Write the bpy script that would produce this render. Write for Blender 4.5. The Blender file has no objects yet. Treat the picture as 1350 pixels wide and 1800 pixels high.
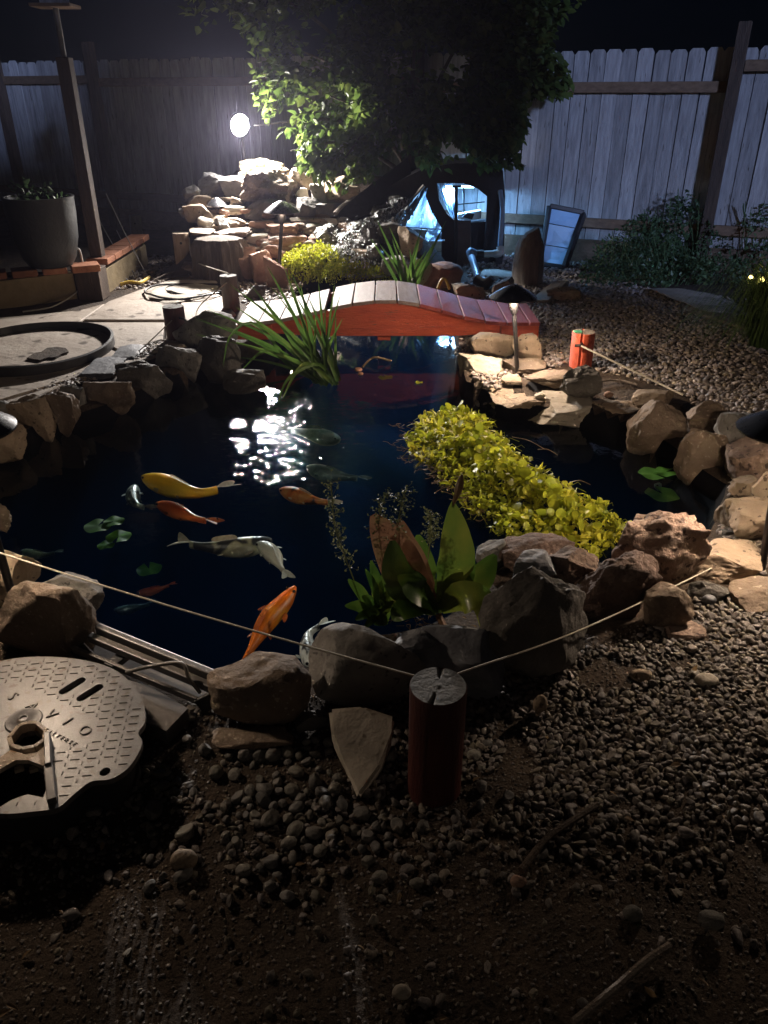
import bpy, bmesh, math, random
import numpy as np
from mathutils import Vector, Matrix, Euler, noise as mnoise

R = math.radians
random.seed(11); rng = np.random.default_rng(11)
sc = bpy.context.scene
COL = sc.collection

# ------------------------------------------------------------------ camera
CAM = Vector((0, 0, 1.5)); TH = R(28.5); FPX = 1351.0
cam = bpy.data.cameras.new('camera'); cam_o = bpy.data.objects.new('camera', cam); COL.objects.link(cam_o)
cam_o.location = CAM; cam_o.rotation_euler = (R(90) - TH, 0, 0)
cam.sensor_fit = 'VERTICAL'; cam.sensor_height = 36; cam.lens = FPX / 1800 * 36
cam.clip_start = .05; cam.clip_end = 400
sc.camera = cam_o

# ------------------------------------------------------------------ night sky, moonlight, exposure
world = bpy.data.worlds.new('World'); sc.world = world; world.use_nodes = True
wn = world.node_tree; bg = wn.nodes['Background']
sky = wn.nodes.new('ShaderNodeTexSky'); sky.sky_type = 'NISHITA'; sky.sun_disc = False
SUN_EL, SUN_AZ = R(14), R(155)          # azimuth clockwise from +Y: low behind the camera, to the right
sky.sun_elevation = SUN_EL; sky.sun_rotation = SUN_AZ
tint = wn.nodes.new('ShaderNodeMix'); tint.data_type = 'RGBA'; tint.blend_type = 'MULTIPLY'; tint.inputs[0].default_value = 1; tint.inputs[7].default_value = (.28, .45, 1, 1)
wn.links.new(sky.outputs[0], tint.inputs[6]); wn.links.new(tint.outputs[2], bg.inputs[0]); bg.inputs[1].default_value = 0.0005
sun = bpy.data.lights.new('moon', 'SUN'); sun.energy = 2.1; sun.angle = R(4); sun.color = (.42, .55, 1)
so = bpy.data.objects.new('moon', sun); COL.objects.link(so)
sd = Vector((math.sin(SUN_AZ) * math.cos(SUN_EL), math.cos(SUN_AZ) * math.cos(SUN_EL), math.sin(SUN_EL)))
so.rotation_euler = sd.to_track_quat('Z', 'Y').to_euler(); so.location = sd * 30
sc.view_settings.view_transform = 'Standard'; sc.view_settings.look = 'None'
sc.view_settings.exposure = 0; sc.view_settings.gamma = 1
sc.cycles.max_bounces = 6; sc.cycles.diffuse_bounces = 3; sc.cycles.glossy_bounces = 3
sc.cycles.transparent_max_bounces = 12; sc.cycles.sample_clamp_indirect = 60; sc.cycles.use_denoising = True; sc.cycles.caustics_reflective = False; sc.cycles.caustics_refractive = False
FLOOD_W, PATH_W, HOUSING_W = 1000, 38.0, 22

# ------------------------------------------------------------------ pixel rays (1350 x 1800 grid of the photo) to real points
FWD = Vector((0, math.cos(TH), -math.sin(TH))); UP = Vector((0, math.sin(TH), math.cos(TH)))
def ray(px, py):
    return FWD + Vector(((px - 675) / FPX, 0, 0)) + UP * ((900 - py) / FPX)
def on_z(px, py, z=0.0):
    d = ray(px, py); return CAM + d * ((z - CAM.z) / d.z)
def on_y(px, py, Y):
    d = ray(px, py); return CAM + d * (Y / d.y)
def depth(P): return (P - CAM).dot(FWD)
M_Y0, M_S = 7.0, .67                     # waterfall mound: starts at Y=7, rises .67 per metre
def on_m(px, py):
    d = ray(px, py); t = (M_S * (0 - M_Y0) - CAM.z) / (d.z - M_S * d.y); P = CAM + d * t
    return P if P.y > M_Y0 else on_z(px, py, 0)

# ------------------------------------------------------------------ mesh helpers
def mesh_of(name, V, F, mat=None, smooth=True, mats=None, midx=None):
    me = bpy.data.meshes.new(name); me.from_pydata([tuple(v) for v in V], [], F)
    if mats:
        for m in mats: me.materials.append(m)
        if midx is not None: me.polygons.foreach_set('material_index', midx)
    elif mat: me.materials.append(mat)
    if smooth: me.polygons.foreach_set('use_smooth', [True] * len(me.polygons))
    me.update(); return me
def link(name, me, parent=None, loc=(0, 0, 0)):
    o = bpy.data.objects.new(name, me); COL.objects.link(o); o.location = loc
    if parent is not None: o.parent = parent
    return o
def tag(o, label=None, cat=None, group=None, kind=None):
    if label: o['label'] = label
    if cat: o['category'] = cat
    if group: o['group'] = group
    if kind: o['kind'] = kind
    return o
def empty(name, loc, label, cat, group=None):
    o = bpy.data.objects.new(name, None); COL.objects.link(o); o.location = loc; o.empty_display_size = .1
    return tag(o, label, cat, group)

class MB:
    def __init__(s): s.V = []; s.F = []
    def add(s, V, F):
        n = len(s.V); s.V += [Vector(v) for v in V]; s.F += [tuple(i + n for i in f) for f in F]; return s
    def box(s, c, size, rot=None, bev=0.0):
        bm = bmesh.new(); bmesh.ops.create_cube(bm, size=1)
        for v in bm.verts: v.co = Vector((v.co.x * size[0], v.co.y * size[1], v.co.z * size[2]))
        if bev: bmesh.ops.bevel(bm, geom=bm.edges[:] , offset=bev, segments=2, affect='EDGES', profile=.5)
        Rm = rot if isinstance(rot, Matrix) else (Euler(rot).to_matrix() if rot else Matrix.Identity(3))
        bm.verts.index_update()
        s.add([Rm @ v.co + Vector(c) for v in bm.verts], [[v.index for v in f.verts] for f in bm.faces]); bm.free(); return s
    def bar(s, a, b, w, h, bev=0.0, up=Vector((0, 0, 1))):
        a, b = Vector(a), Vector(b); d = (b - a); L = d.length; x = d.normalized(); y = up.cross(x)
        y = y.normalized() if y.length > 1e-4 else Vector((0, 1, 0)); z = x.cross(y)
        return s.box((a + b) / 2, (L, w, h), Matrix((x, y, z)).transposed(), bev)
    def tube(s, pts, rad, n=8, cap=True):
        pts = [Vector(p) for p in pts]; m = len(pts)
        if not hasattr(rad, '__len__'): rad = [rad] * m
        V = []; F = []; prev = None
        for i, p in enumerate(pts):
            t = (pts[min(i + 1, m - 1)] - pts[max(i - 1, 0)]).normalized()
            if prev is None: u = t.orthogonal().normalized()
            else:
                u = prev - t * prev.dot(t); u = u.normalized() if u.length > 1e-6 else t.orthogonal().normalized()
            prev = u; w = t.cross(u)
            for k in range(n):
                a = 2 * math.pi * k / n; V.append(p + (u * math.cos(a) + w * math.sin(a)) * rad[i])
        for i in range(m - 1):
            for k in range(n):
                F.append((i * n + k, i * n + (k + 1) % n, (i + 1) * n + (k + 1) % n, (i + 1) * n + k))
        if cap: F.append(tuple(range(n))[::-1]); F.append(tuple((m - 1) * n + k for k in range(n)))
        return s.add(V, F)
    def lathe(s, prof, c=(0, 0, 0), n=32, jit=0, cap=True):
        V = []; F = []; m = len(prof)
        for r, z in prof:
            for k in range(n):
                a = 2 * math.pi * k / n; rr = r * (1 + jit * mnoise.noise(Vector((math.cos(a) * 2, math.sin(a) * 2, z * 3 + c[0]))))
                V.append((c[0] + rr * math.cos(a), c[1] + rr * math.sin(a), c[2] + z))
        for i in range(m - 1):
            for k in range(n): F.append((i * n + k, i * n + (k + 1) % n, (i + 1) * n + (k + 1) % n, (i + 1) * n + k))
        if cap: F.append(tuple(range(n))[::-1]); F.append(tuple((m - 1) * n + k for k in range(n)))
        return s.add(V, F)
    def prism(s, poly, z0, z1, inset=0.0):
        n = len(poly)
        V = [(p[0], p[1], z0) for p in poly] + [(p[0], p[1], z1) for p in poly]
        F = [tuple(range(n))[::-1], tuple(range(n, 2 * n))] + [(i, (i + 1) % n, (i + 1) % n + n, i + n) for i in range(n)]
        return s.add(V, F)
    def slab(s, pts, nrm, th):
        """polygon of 3-D points given thickness along -nrm"""
        pts = [Vector(p) for p in pts]; n = len(pts); q = [p - Vector(nrm) * th for p in pts]
        return s.add(q + pts, [tuple(range(n))[::-1], tuple(range(n, 2 * n))] + [(i, (i + 1) % n, (i + 1) % n + n, i + n) for i in range(n)])
    def build(s, name, mat, parent=None, smooth=False, origin=None):
        if parent is not None: o0 = wloc(parent)
        else: o0 = Vector(origin) if origin is not None else base_of(s.V)
        me = mesh_of(name, [v - o0 for v in s.V], s.F, mat, smooth)
        fix_normals(me)
        if smooth: smooth_angle(me, 40)
        return link(name, me, parent, (0, 0, 0) if parent is not None else o0)
def wloc(o):
    v = Vector(o.location)
    while o.parent is not None: o = o.parent; v += Vector(o.location)
    return v
def base_of(V):
    a = np.array([tuple(v) for v in V]); return Vector(((a[:, 0].min() + a[:, 0].max()) / 2, (a[:, 1].min() + a[:, 1].max()) / 2, a[:, 2].min()))
def fix_normals(me):
    bm = bmesh.new(); bm.from_mesh(me); bmesh.ops.recalc_face_normals(bm, faces=bm.faces); bm.to_mesh(me); bm.free()
def smooth_angle(me, deg):
    bm = bmesh.new(); bm.from_mesh(me); lim = R(deg)
    for e in bm.edges:
        if len(e.link_faces) == 2 and e.calc_face_angle(0) > lim: e.smooth = False
    bm.to_mesh(me); bm.free()
def copy_tree(o, parent=None):
    c = o.copy(); COL.objects.link(c); c.parent = parent
    for ch in [q for q in bpy.data.objects if q.parent == o]: copy_tree(ch, c)
    return c
def catmull(pts, n):
    pts = [Vector(p) for p in pts]; P = [pts[0] * 2 - pts[1]] + pts + [pts[-1] * 2 - pts[-2]]; out = []
    segs = len(pts) - 1
    for i in range(n):
        t = i / (n - 1) * segs; k = min(int(t), segs - 1); u = t - k; a, b, c, d = P[k:k + 4]
        out.append(.5 * ((2 * b) + (c - a) * u + (2 * a - 5 * b + 4 * c - d) * u * u + (3 * b - a - 3 * c + d) * u ** 3))
    return out

# ------------------------------------------------------------------ materials
def lin(c): return tuple(((x / 12.92) if x <= .04045 else ((x + .055) / 1.055) ** 2.4) for x in c)
def nodemat(name):
    m = bpy.data.materials.new(name); m.use_nodes = True; nt = m.node_tree
    return m, nt, nt.nodes['Principled BSDF'], nt.nodes['Material Output']
def N(nt, t, **kw):
    n = nt.nodes.new(t)
    for k, v in kw.items():
        if k in n.inputs: n.inputs[k].default_value = v
        else: setattr(n, k, v)
    return n
def ramp(nt, fac, stops):
    r = nt.nodes.new('ShaderNodeValToRGB'); e = r.color_ramp.elements
    e[0].position = stops[0][0]; e[0].color = (*stops[0][1], 1); e[1].position = stops[-1][0]; e[1].color = (*stops[-1][1], 1)
    for p, c in stops[1:-1]: x = e.new(p); x.color = (*c, 1)
    nt.links.new(fac, r.inputs[0]); return r.outputs[0]
def mat(name, c1, c2=None, c3=None, scale=6, rough=.8, bump=.3, bscale=None, detail=8, metal=0, rand=.25, coord='Object', spec=.4,
        speck=None, stretch=None, bdist=.03, hue=0.0, coat=0):
    """c1..c3: dark, mid and light real colours mixed by noise, varied per object"""
    m, nt, P, out = nodemat(name); L = nt.links.new
    tc = N(nt, 'ShaderNodeTexCoord'); oi = N(nt, 'ShaderNodeObjectInfo')
    mp = N(nt, 'ShaderNodeMapping'); L(tc.outputs[coord], mp.inputs[0])
    if stretch: mp.inputs['Scale'].default_value = stretch
    off = N(nt, 'ShaderNodeVectorMath', operation='SCALE'); off.inputs[0].default_value = (37, 17, 51); L(oi.outputs['Random'], off.inputs['Scale'])
    L(off.outputs[0], mp.inputs['Location'])
    nz = N(nt, 'ShaderNodeTexNoise', Scale=scale, Detail=detail, Roughness=.62); L(mp.outputs[0], nz.inputs['Vector'])
    c2 = c2 or tuple(x * 1.5 for x in c1)
    st = [(.3, c1), (.7, c2)] if c3 is None else [(.28, c1), (.5, c2), (.72, c3)]
    col = ramp(nt, nz.outputs['Fac'], st)
    if speck:
        n2 = N(nt, 'ShaderNodeTexNoise', Scale=speck[1], Detail=2); L(mp.outputs[0], n2.inputs['Vector'])
        mr = N(nt, 'ShaderNodeMapRange'); L(n2.outputs['Fac'], mr.inputs[0]); mr.inputs[1].default_value = speck[2]; mr.inputs[2].default_value = speck[2] + .06
        mx = N(nt, 'ShaderNodeMix', data_type='RGBA'); L(mr.outputs[0], mx.inputs[0]); L(col, mx.inputs[6]); mx.inputs[7].default_value = (*speck[0], 1); col = mx.outputs[2]
    hs = N(nt, 'ShaderNodeHueSaturation'); L(col, hs.inputs['Color'])
    mv = N(nt, 'ShaderNodeMapRange'); L(oi.outputs['Random'], mv.inputs[0]); mv.inputs[3].default_value = 1 - rand; mv.inputs[4].default_value = 1 + rand; L(mv.outputs[0], hs.inputs['Value'])
    if hue:
        mul = N(nt, 'ShaderNodeMath', operation='MULTIPLY'); L(oi.outputs['Random'], mul.inputs[0]); mul.inputs[1].default_value = 7.31
        fr = N(nt, 'ShaderNodeMath', operation='FRACT'); L(mul.outputs[0], fr.inputs[0])
        mh = N(nt, 'ShaderNodeMapRange'); L(fr.outputs[0], mh.inputs[0]); mh.inputs[3].default_value = .5 - hue; mh.inputs[4].default_value = .5 + hue; L(mh.outputs[0], hs.inputs['Hue'])
        ms = N(nt, 'ShaderNodeMapRange'); L(fr.outputs[0], ms.inputs[0]); ms.inputs[3].default_value = .4; ms.inputs[4].default_value = 1.3; L(ms.outputs[0], hs.inputs['Saturation'])
    L(hs.outputs[0], P.inputs['Base Color'])
    P.inputs['Metallic'].default_value = metal; P.inputs['Specular IOR Level'].default_value = spec
    rr = N(nt, 'ShaderNodeMapRange'); L(nz.outputs['Fac'], rr.inputs[0]); rr.inputs[3].default_value = max(0, rough - .12); rr.inputs[4].default_value = min(1, rough + .12); L(rr.outputs[0], P.inputs['Roughness'])
    if coat: P.inputs['Coat Weight'].default_value = coat; P.inputs['Coat Roughness'].default_value = .12
    if bump:
        nb = N(nt, 'ShaderNodeTexNoise', Scale=bscale or scale * 5, Detail=9, Roughness=.65); L(mp.outputs[0], nb.inputs['Vector'])
        b = N(nt, 'ShaderNodeBump', Strength=bump, Distance=bdist); L(nb.outputs['Fac'], b.inputs['Height']); L(b.outputs[0], P.inputs['Normal'])
    return m
def leafmat(name, c1, c2, c3=None, trans=.35, rough=.45, rand=.3, scale=8):
    m, nt, P, out = nodemat(name); L = nt.links.new
    tc = N(nt, 'ShaderNodeTexCoord'); oi = N(nt, 'ShaderNodeObjectInfo')
    nz = N(nt, 'ShaderNodeTexNoise', Scale=scale, Detail=3); L(tc.outputs['Object'], nz.inputs['Vector'])
    at = N(nt, 'ShaderNodeAttribute', attribute_name='tone'); ad = N(nt, 'ShaderNodeMath', operation='ADD'); L(nz.outputs['Fac'], ad.inputs[0]); L(at.outputs['Fac'], ad.inputs[1])
    a2 = N(nt, 'ShaderNodeMath', operation='MULTIPLY_ADD'); L(oi.outputs['Random'], a2.inputs[0]); a2.inputs[1].default_value = rand; L(ad.outputs[0], a2.inputs[2])
    a3 = N(nt, 'ShaderNodeMath', operation='SUBTRACT'); L(a2.outputs[0], a3.inputs[0]); a3.inputs[1].default_value = rand / 2
    st = [(.3, c1), (.7, c2)] if c3 is None else [(.25, c1), (.5, c2), (.8, c3)]
    col = ramp(nt, a3.outputs[0], st)
    L(col, P.inputs['Base Color']); P.inputs['Roughness'].default_value = rough; P.inputs['Specular IOR Level'].default_value = .45
    tr = N(nt, 'ShaderNodeBsdfTranslucent'); L(col, tr.inputs[0]); mx = N(nt, 'ShaderNodeMixShader', Fac=trans)
    L(P.outputs[0], mx.inputs[1]); L(tr.outputs[0], mx.inputs[2]); L(mx.outputs[0], out.inputs[0]); return m
def emis(name, c, s):
    m, nt, P, out = nodemat(name); P.inputs['Emission Color'].default_value = (*c, 1); P.inputs['Emission Strength'].default_value = s; P.inputs['Base Color'].default_value = (.8, .8, .8, 1); return m

MT = {}
MT['tan'] = mat('rock_tan', (.17, .13, .09), (.27, .205, .145), (.36, .28, .205), scale=5, bump=.5, speck=((.09, .065, .045), 40, .62))
MT['brown'] = mat('rock_brown', (.10, .075, .055), (.17, .125, .09), (.24, .185, .14), scale=5, bump=.55, speck=((.3, .25, .2), 60, .64))
MT['grey'] = mat('rock_grey', (.12, .115, .105), (.19, .18, .165), (.27, .255, .235), scale=6, bump=.4, speck=((.07, .065, .06), 50, .63))
MT['dark'] = mat('rock_dark', (.05, .045, .04), (.085, .078, .07), (.13, .12, .11), scale=6, bump=.55, rough=.7)
MT['pink'] = mat('rock_pink', (.16, .105, .08), (.26, .18, .14), (.38, .29, .235), scale=9, bump=.8, speck=((.09, .06, .05), 35, .6))
MT['lava'] = mat('rock_lava', (.08, .05, .04), (.14, .09, .07), (.2, .14, .115), scale=8, bump=1.0, bscale=30, bdist=.03)
MT['pale'] = mat('rock_pale', (.27, .235, .19), (.36, .32, .265), (.46, .415, .35), scale=4, bump=.35, speck=((.15, .12, .09), 25, .66))
MT['slate'] = mat('rock_slate', (.07, .075, .085), (.12, .125, .14), (.18, .185, .2), scale=5, bump=.3, rough=.6)
MT['red'] = mat('rock_red', (.19, .11, .08), (.28, .17, .125), (.36, .24, .18), scale=6, bump=.45)
MT['wet'] = mat('rock_wet', (.035, .033, .028), (.08, .075, .062), (.16, .15, .125), scale=9, bump=.7, rough=.22, spec=.7, coat=.5)
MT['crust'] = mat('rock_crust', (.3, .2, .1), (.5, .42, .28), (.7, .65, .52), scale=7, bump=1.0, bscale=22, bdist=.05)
MT['gravel'] = mat('gravel_pebble', (.068, .054, .046), (.12, .098, .083), (.19, .16, .137), scale=3, bump=.25, rough=.62, rand=.5, hue=.04, bdist=.004)
MT['cobble'] = mat('cobble', (.075, .07, .062), (.12, .11, .098), (.17, .155, .14), scale=14, bump=.3, bscale=120, rough=.65, rand=.4, hue=.03, bdist=.004)
MT['soil'] = mat('soil', (.03, .02, .013), (.055, .037, .024), (.09, .062, .042), scale=7, bump=1.0, bscale=45, rough=.95, bdist=.03, rand=0)
MT['basin'] = mat('pond_liner', (.003, .007, .02), (.006, .018, .09), (.008, .03, .05), scale=1.2, bump=.3, rough=.8, rand=0)
def liner():
    m, nt, P, out = nodemat('pond_liner'); L = nt.links.new; g = N(nt, 'ShaderNodeNewGeometry'); sp = N(nt, 'ShaderNodeSeparateXYZ'); L(g.outputs['Position'], sp.inputs[0])
    mr = N(nt, 'ShaderNodeMapRange'); L(sp.outputs['Z'], mr.inputs[0]); mr.inputs[1].default_value = -.75; mr.inputs[2].default_value = -.3
    nz = N(nt, 'ShaderNodeTexNoise', Scale=1.1, Detail=4); L(g.outputs['Position'], nz.inputs['Vector']); fl = ramp(nt, nz.outputs['Fac'], [(.35, (.0025, .008, .006)), (.55, (.0016, .005, .017))])
    mx = N(nt, 'ShaderNodeMix', data_type='RGBA'); L(mr.outputs[0], mx.inputs[0]); L(fl, mx.inputs[6]); mx.inputs[7].default_value = (.006, .006, .007, 1); L(mx.outputs[2], P.inputs['Base Color']); P.inputs['Roughness'].default_value = .9; P.inputs['Specular IOR Level'].default_value = .05; return m
MT['basin'] = liner()
MT['stump'] = mat('stump_bark', (.05, .038, .028), (.09, .07, .052), (.15, .12, .095), scale=7, bump=.8, stretch=(6, 6, .5), rough=.85)
MT['flag'] = mat('flagstone', (.28, .23, .185), (.38, .32, .265), (.46, .40, .34), scale=3, bump=.4, rough=.75, speck=((.1, .075, .055), 7, .62), rand=.12)
MT['redpaint'] = mat('red_paint', (.36, .04, .016), (.52, .075, .026), (.6, .11, .04), scale=4, bump=.45, speck=((.2, .07, .04), 14, .66), stretch=(1, 8, 8), rough=.42, spec=.5, rand=.08)
MT['plank'] = mat('worn_red_planks', (.26, .028, .022), (.34, .05, .04), (.38, .11, .09), scale=5, bump=.35, stretch=(6, 1, 6), rough=.45, spec=.4, rand=.15)
MT['paleplank'] = mat('pale_planks', (.2, .13, .11), (.28, .2, .175), (.36, .28, .25), scale=5, bump=.35, stretch=(6, 1, 6), rough=.6, spec=.3, rand=.1)
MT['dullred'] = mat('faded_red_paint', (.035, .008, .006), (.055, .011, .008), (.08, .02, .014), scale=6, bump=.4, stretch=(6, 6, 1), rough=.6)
MT['endgrain'] = mat('end_grain', (.22, .17, .12), (.34, .27, .2), (.45, .37, .28), scale=12, bump=.4, rough=.8)
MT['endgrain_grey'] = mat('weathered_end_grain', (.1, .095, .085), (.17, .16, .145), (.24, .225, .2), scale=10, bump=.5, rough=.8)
MT['palewood'] = mat('pale_wood', (.26, .18, .12), (.36, .26, .175), (.46, .35, .25), scale=7, bump=.4, stretch=(5, 5, .8), rough=.75)
MT['greywood'] = mat('grey_wood', (.1, .085, .07), (.155, .135, .11), (.2, .175, .145), scale=7, bump=.5, stretch=(5, 5, .8), rough=.8)
MT['darkwood'] = mat('dark_wood', (.03, .02, .014), (.055, .036, .025), (.085, .058, .04), scale=6, bump=.5, stretch=(5, 5, .8), rough=.75)
MT['rail'] = mat('brown_rail', (.09, .055, .035), (.14, .09, .055), (.19, .125, .08), scale=6, bump=.4, stretch=(1, 6, 6), rough=.8)
MT['board'] = mat('fence_board', (.19, .185, .185), (.32, .315, .315), (.44, .435, .43), scale=5, bump=.5, stretch=(6, 6, .7), rough=.8, speck=((.1, .085, .07), 9, .68), rand=.2)
MT['plastic'] = mat('black_plastic', (.018, .018, .02), (.026, .026, .028), scale=10, bump=.1, rough=.42, rand=0)
MT['lid'] = mat('grey_lid', (.06, .057, .057), (.105, .1, .1), (.15, .143, .142), scale=7, bump=.2, bscale=90, rough=.42, speck=((.06, .045, .03), 30, .6), rand=0, spec=.5, bdist=.003)
MT['tread'] = mat('lid_tread', (.07, .062, .056), (.1, .09, .08), scale=8, bump=.1, rough=.5, rand=0)
MT['greyplastic'] = mat('grey_plastic', (.07, .066, .062), (.11, .1, .095), (.15, .14, .13), scale=6, bump=.2, rough=.4, rand=0, bdist=.004)
MT['bracket'] = mat('lid_bracket', (.3, .22, .15), (.42, .34, .26), (.5, .43, .36), scale=14, bump=.4, rough=.45, rand=0, speck=((.2, .09, .03), 25, .6))
MT['cap'] = mat('lamp_cap', (.016, .018, .026), (.03, .033, .045), scale=10, bump=.06, rough=.28, spec=.6, rand=0)
MT['stake'] = mat('lamp_stake', (.025, .024, .026), (.045, .042, .042), scale=10, bump=.1, rough=.4, metal=.6, rand=0)
MT['capmetal'] = mat('metal_cap', (.2, .2, .22), (.32, .32, .35), scale=10, bump=.05, rough=.25, metal=.9, rand=0)
MT['pvc'] = mat('white_pvc', (.6, .6, .58), (.7, .7, .68), scale=6, bump=.05, rough=.35, rand=.03)
MT['bluepipe'] = mat('blue_grey_pipe', (.2, .27, .36), (.28, .36, .46), scale=6, bump=.05, rough=.3, rand=0)
MT['tarp'] = mat('black_tarp', (.008, .008, .009), (.016, .016, .018), scale=4, bump=.4, rough=.55, rand=0)
MT['silver'] = mat('silver_sheet', (.35, .42, .5), (.5, .57, .65), scale=3, bump=.25, bscale=8, rough=.28, spec=.7, rand=0)
MT['bluelit'] = mat('bluelit_panel', (.22, .42, .68), (.32, .54, .78), (.45, .66, .85), scale=3, bump=.05, rough=.75, spec=.2, rand=0)  # blue light on the lid face is put into this colour
MT['rope'] = mat('rope', (.42, .38, .3), (.58, .53, .44), scale=90, bump=.4, rough=.9, rand=0)
MT['cable'] = mat('cable', (.012, .012, .012), (.03, .028, .025), scale=20, bump=.1, rough=.45)
MT['greycable'] = mat('grey_cable', (.12, .105, .09), (.17, .15, .13), scale=20, bump=.1, rough=.5)
MT['yellow'] = mat('yellow_plastic', (.5, .33, .04), (.6, .42, .08), scale=10, bump=.1, rough=.5)
MT['pot'] = mat('pot_glaze', (.014, .0145, .014), (.02, .021, .02), (.03, .03, .029), scale=5, bump=.2, rough=.5, rand=0)
MT['brick'] = mat('brick', (.22, .08, .04), (.3, .12, .06), (.38, .17, .09), scale=9, bump=.5, rough=.85, rand=.25)
MT['stucco'] = mat('tan_wall', (.16, .12, .06), (.24, .18, .095), (.3, .23, .13), scale=4, bump=.5, rough=.9)
MT['bark'] = mat('bark', (.05, .04, .03), (.09, .07, .05), (.14, .11, .085), scale=6, bump=.9, stretch=(4, 4, .6), rough=.9, bdist=.04)
MT['drift'] = mat('drift_log', (.13, .1, .08), (.2, .165, .135), (.28, .235, .2), scale=5, bump=.8, stretch=(5, 5, .7), rough=.85)
MT['metalpole'] = mat('galvanised_pole', (.15, .15, .15), (.24, .24, .24), scale=10, bump=.1, rough=.5, metal=.5)
MT['green_paint'] = mat('green_blot', (.05, .3, .15), (.08, .4, .22), scale=10, bump=.1, rough=.5)
MT['water_white'] = None
LM = {}
LM['tree'] = leafmat('tree_leaf', (.03, .055, .012), (.065, .105, .022), (.13, .17, .04), trans=.4)
LM['moss'] = leafmat('sedum_leaf', (.25, .28, .02), (.42, .43, .035), (.55, .5, .07), trans=.4, scale=12)
LM['penny'] = leafmat('pennywort_leaf', (.22, .27, .02), (.48, .5, .035), (.7, .63, .07), trans=.4, scale=5)
LM['iris'] = leafmat('iris_blade', (.04, .085, .015), (.075, .15, .025), (.14, .22, .04), trans=.3, scale=6)
LM['dry'] = leafmat('dry_leaf', (.2, .13, .07), (.32, .22, .12), trans=.3)
LM['canna'] = leafmat('broad_leaf', (.03, .075, .012), (.07, .13, .018), (.17, .18, .025), trans=.35, scale=7, rough=.35)
LM['brownleaf'] = leafmat('browned_leaf', (.11, .05, .025), (.2, .1, .055), (.12, .13, .03), trans=.3, scale=10)
LM['weed'] = leafmat('weed_leaf', (.03, .06, .025), (.06, .11, .045), (.12, .18, .08), trans=.3, scale=4)
LM['grass'] = leafmat('grass_blade', (.03, .06, .012), (.06, .1, .02), (.11, .16, .04), trans=.3, scale=6)
LM['lily'] = leafmat('lily_pad', (.05, .16, .02), (.08, .25, .03), trans=.25, scale=8)
LM['seed'] = leafmat('seed_head', (.1, .12, .04), (.2, .22, .1), trans=.2)

# ------------------------------------------------------------------ pond outline
POND_PX = [(-130, 905), (-75, 850), (-30, 822), (20, 802), (60, 775), (130, 755), (190, 735), (240, 712), (300, 685), (350, 665), (420, 665), (470, 640),
           (500, 600), (505, 570), (520, 530), (560, 500), (610, 488), (660, 488), (710, 505), (760, 530), (800, 570), (808, 620), (815, 690), (860, 712), (930, 735), (1030, 750),
           (1110, 775), (1170, 803), (1225, 850), (1270, 880), (1262, 925), (1235, 960), (1170, 985), (1060, 985), (960, 985), (900, 985),
           (850, 1030), (780, 1090), (700, 1110), (600, 1130), (560, 1165), (520, 1195), (440, 1200), (390, 1192), (290, 1150), (170, 1098),
           (140, 1050), (60, 1030), (0, 990), (-70, 970)]
WZ = -.10
POND = np.array([tuple(on_z(x, y, WZ if y < 938 else -.01))[:2] for x, y in POND_PX])
def inside(poly, X, Y):
    r = np.zeros(X.shape, bool); n = len(poly); j = n - 1
    for i in range(n):
        xi, yi = poly[i]; xj, yj = poly[j]
        c = ((yi > Y) != (yj > Y)) & (X < (xj - xi) * (Y - yi) / (yj - yi + 1e-12) + xi); r ^= c; j = i
    return r
def pdist(poly, X, Y):
    d = np.full(X.shape, 1e9); n = len(poly)
    for i in range(n):
        ax, ay = poly[i]; bx, by = poly[(i + 1) % n]; vx, vy = bx - ax, by - ay
        t = np.clip(((X - ax) * vx + (Y - ay) * vy) / (vx * vx + vy * vy + 1e-12), 0, 1)
        d = np.minimum(d, np.hypot(X - ax - t * vx, Y - ay - t * vy))
    return d
def zground(X, Y):
    X = np.asarray(X, float); Y = np.asarray(Y, float)
    z = .008 * np.sin(X * 3.1 + 1.3) * np.sin(Y * 2.7) + .006 * np.sin(X * 7.3 + Y * 5.1) + .004 * np.sin(X * 13 - Y * 11)
    # waterfall mound
    bx = np.clip((X + 2.15) / .45, 0, 1) * np.clip((.75 - X) / .4, 0, 1) * (1 - np.clip((X + .0) / .15, 0, 1) * np.clip((Y - 7.6) / .2, 0, 1))
    z = z + np.clip((Y - M_Y0 - .12) * M_S, 0, .72) * bx * bx * (3 - 2 * bx)
    ins = inside(POND, X, Y); d = pdist(POND, X, Y)
    s = np.clip(d / .22, 0, 1); z = np.where(ins, z * 0 - .02 - .85 * s, z)
    return z
def zg(x, y): return float(zground(np.array([x]), np.array([y]))[0])

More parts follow.
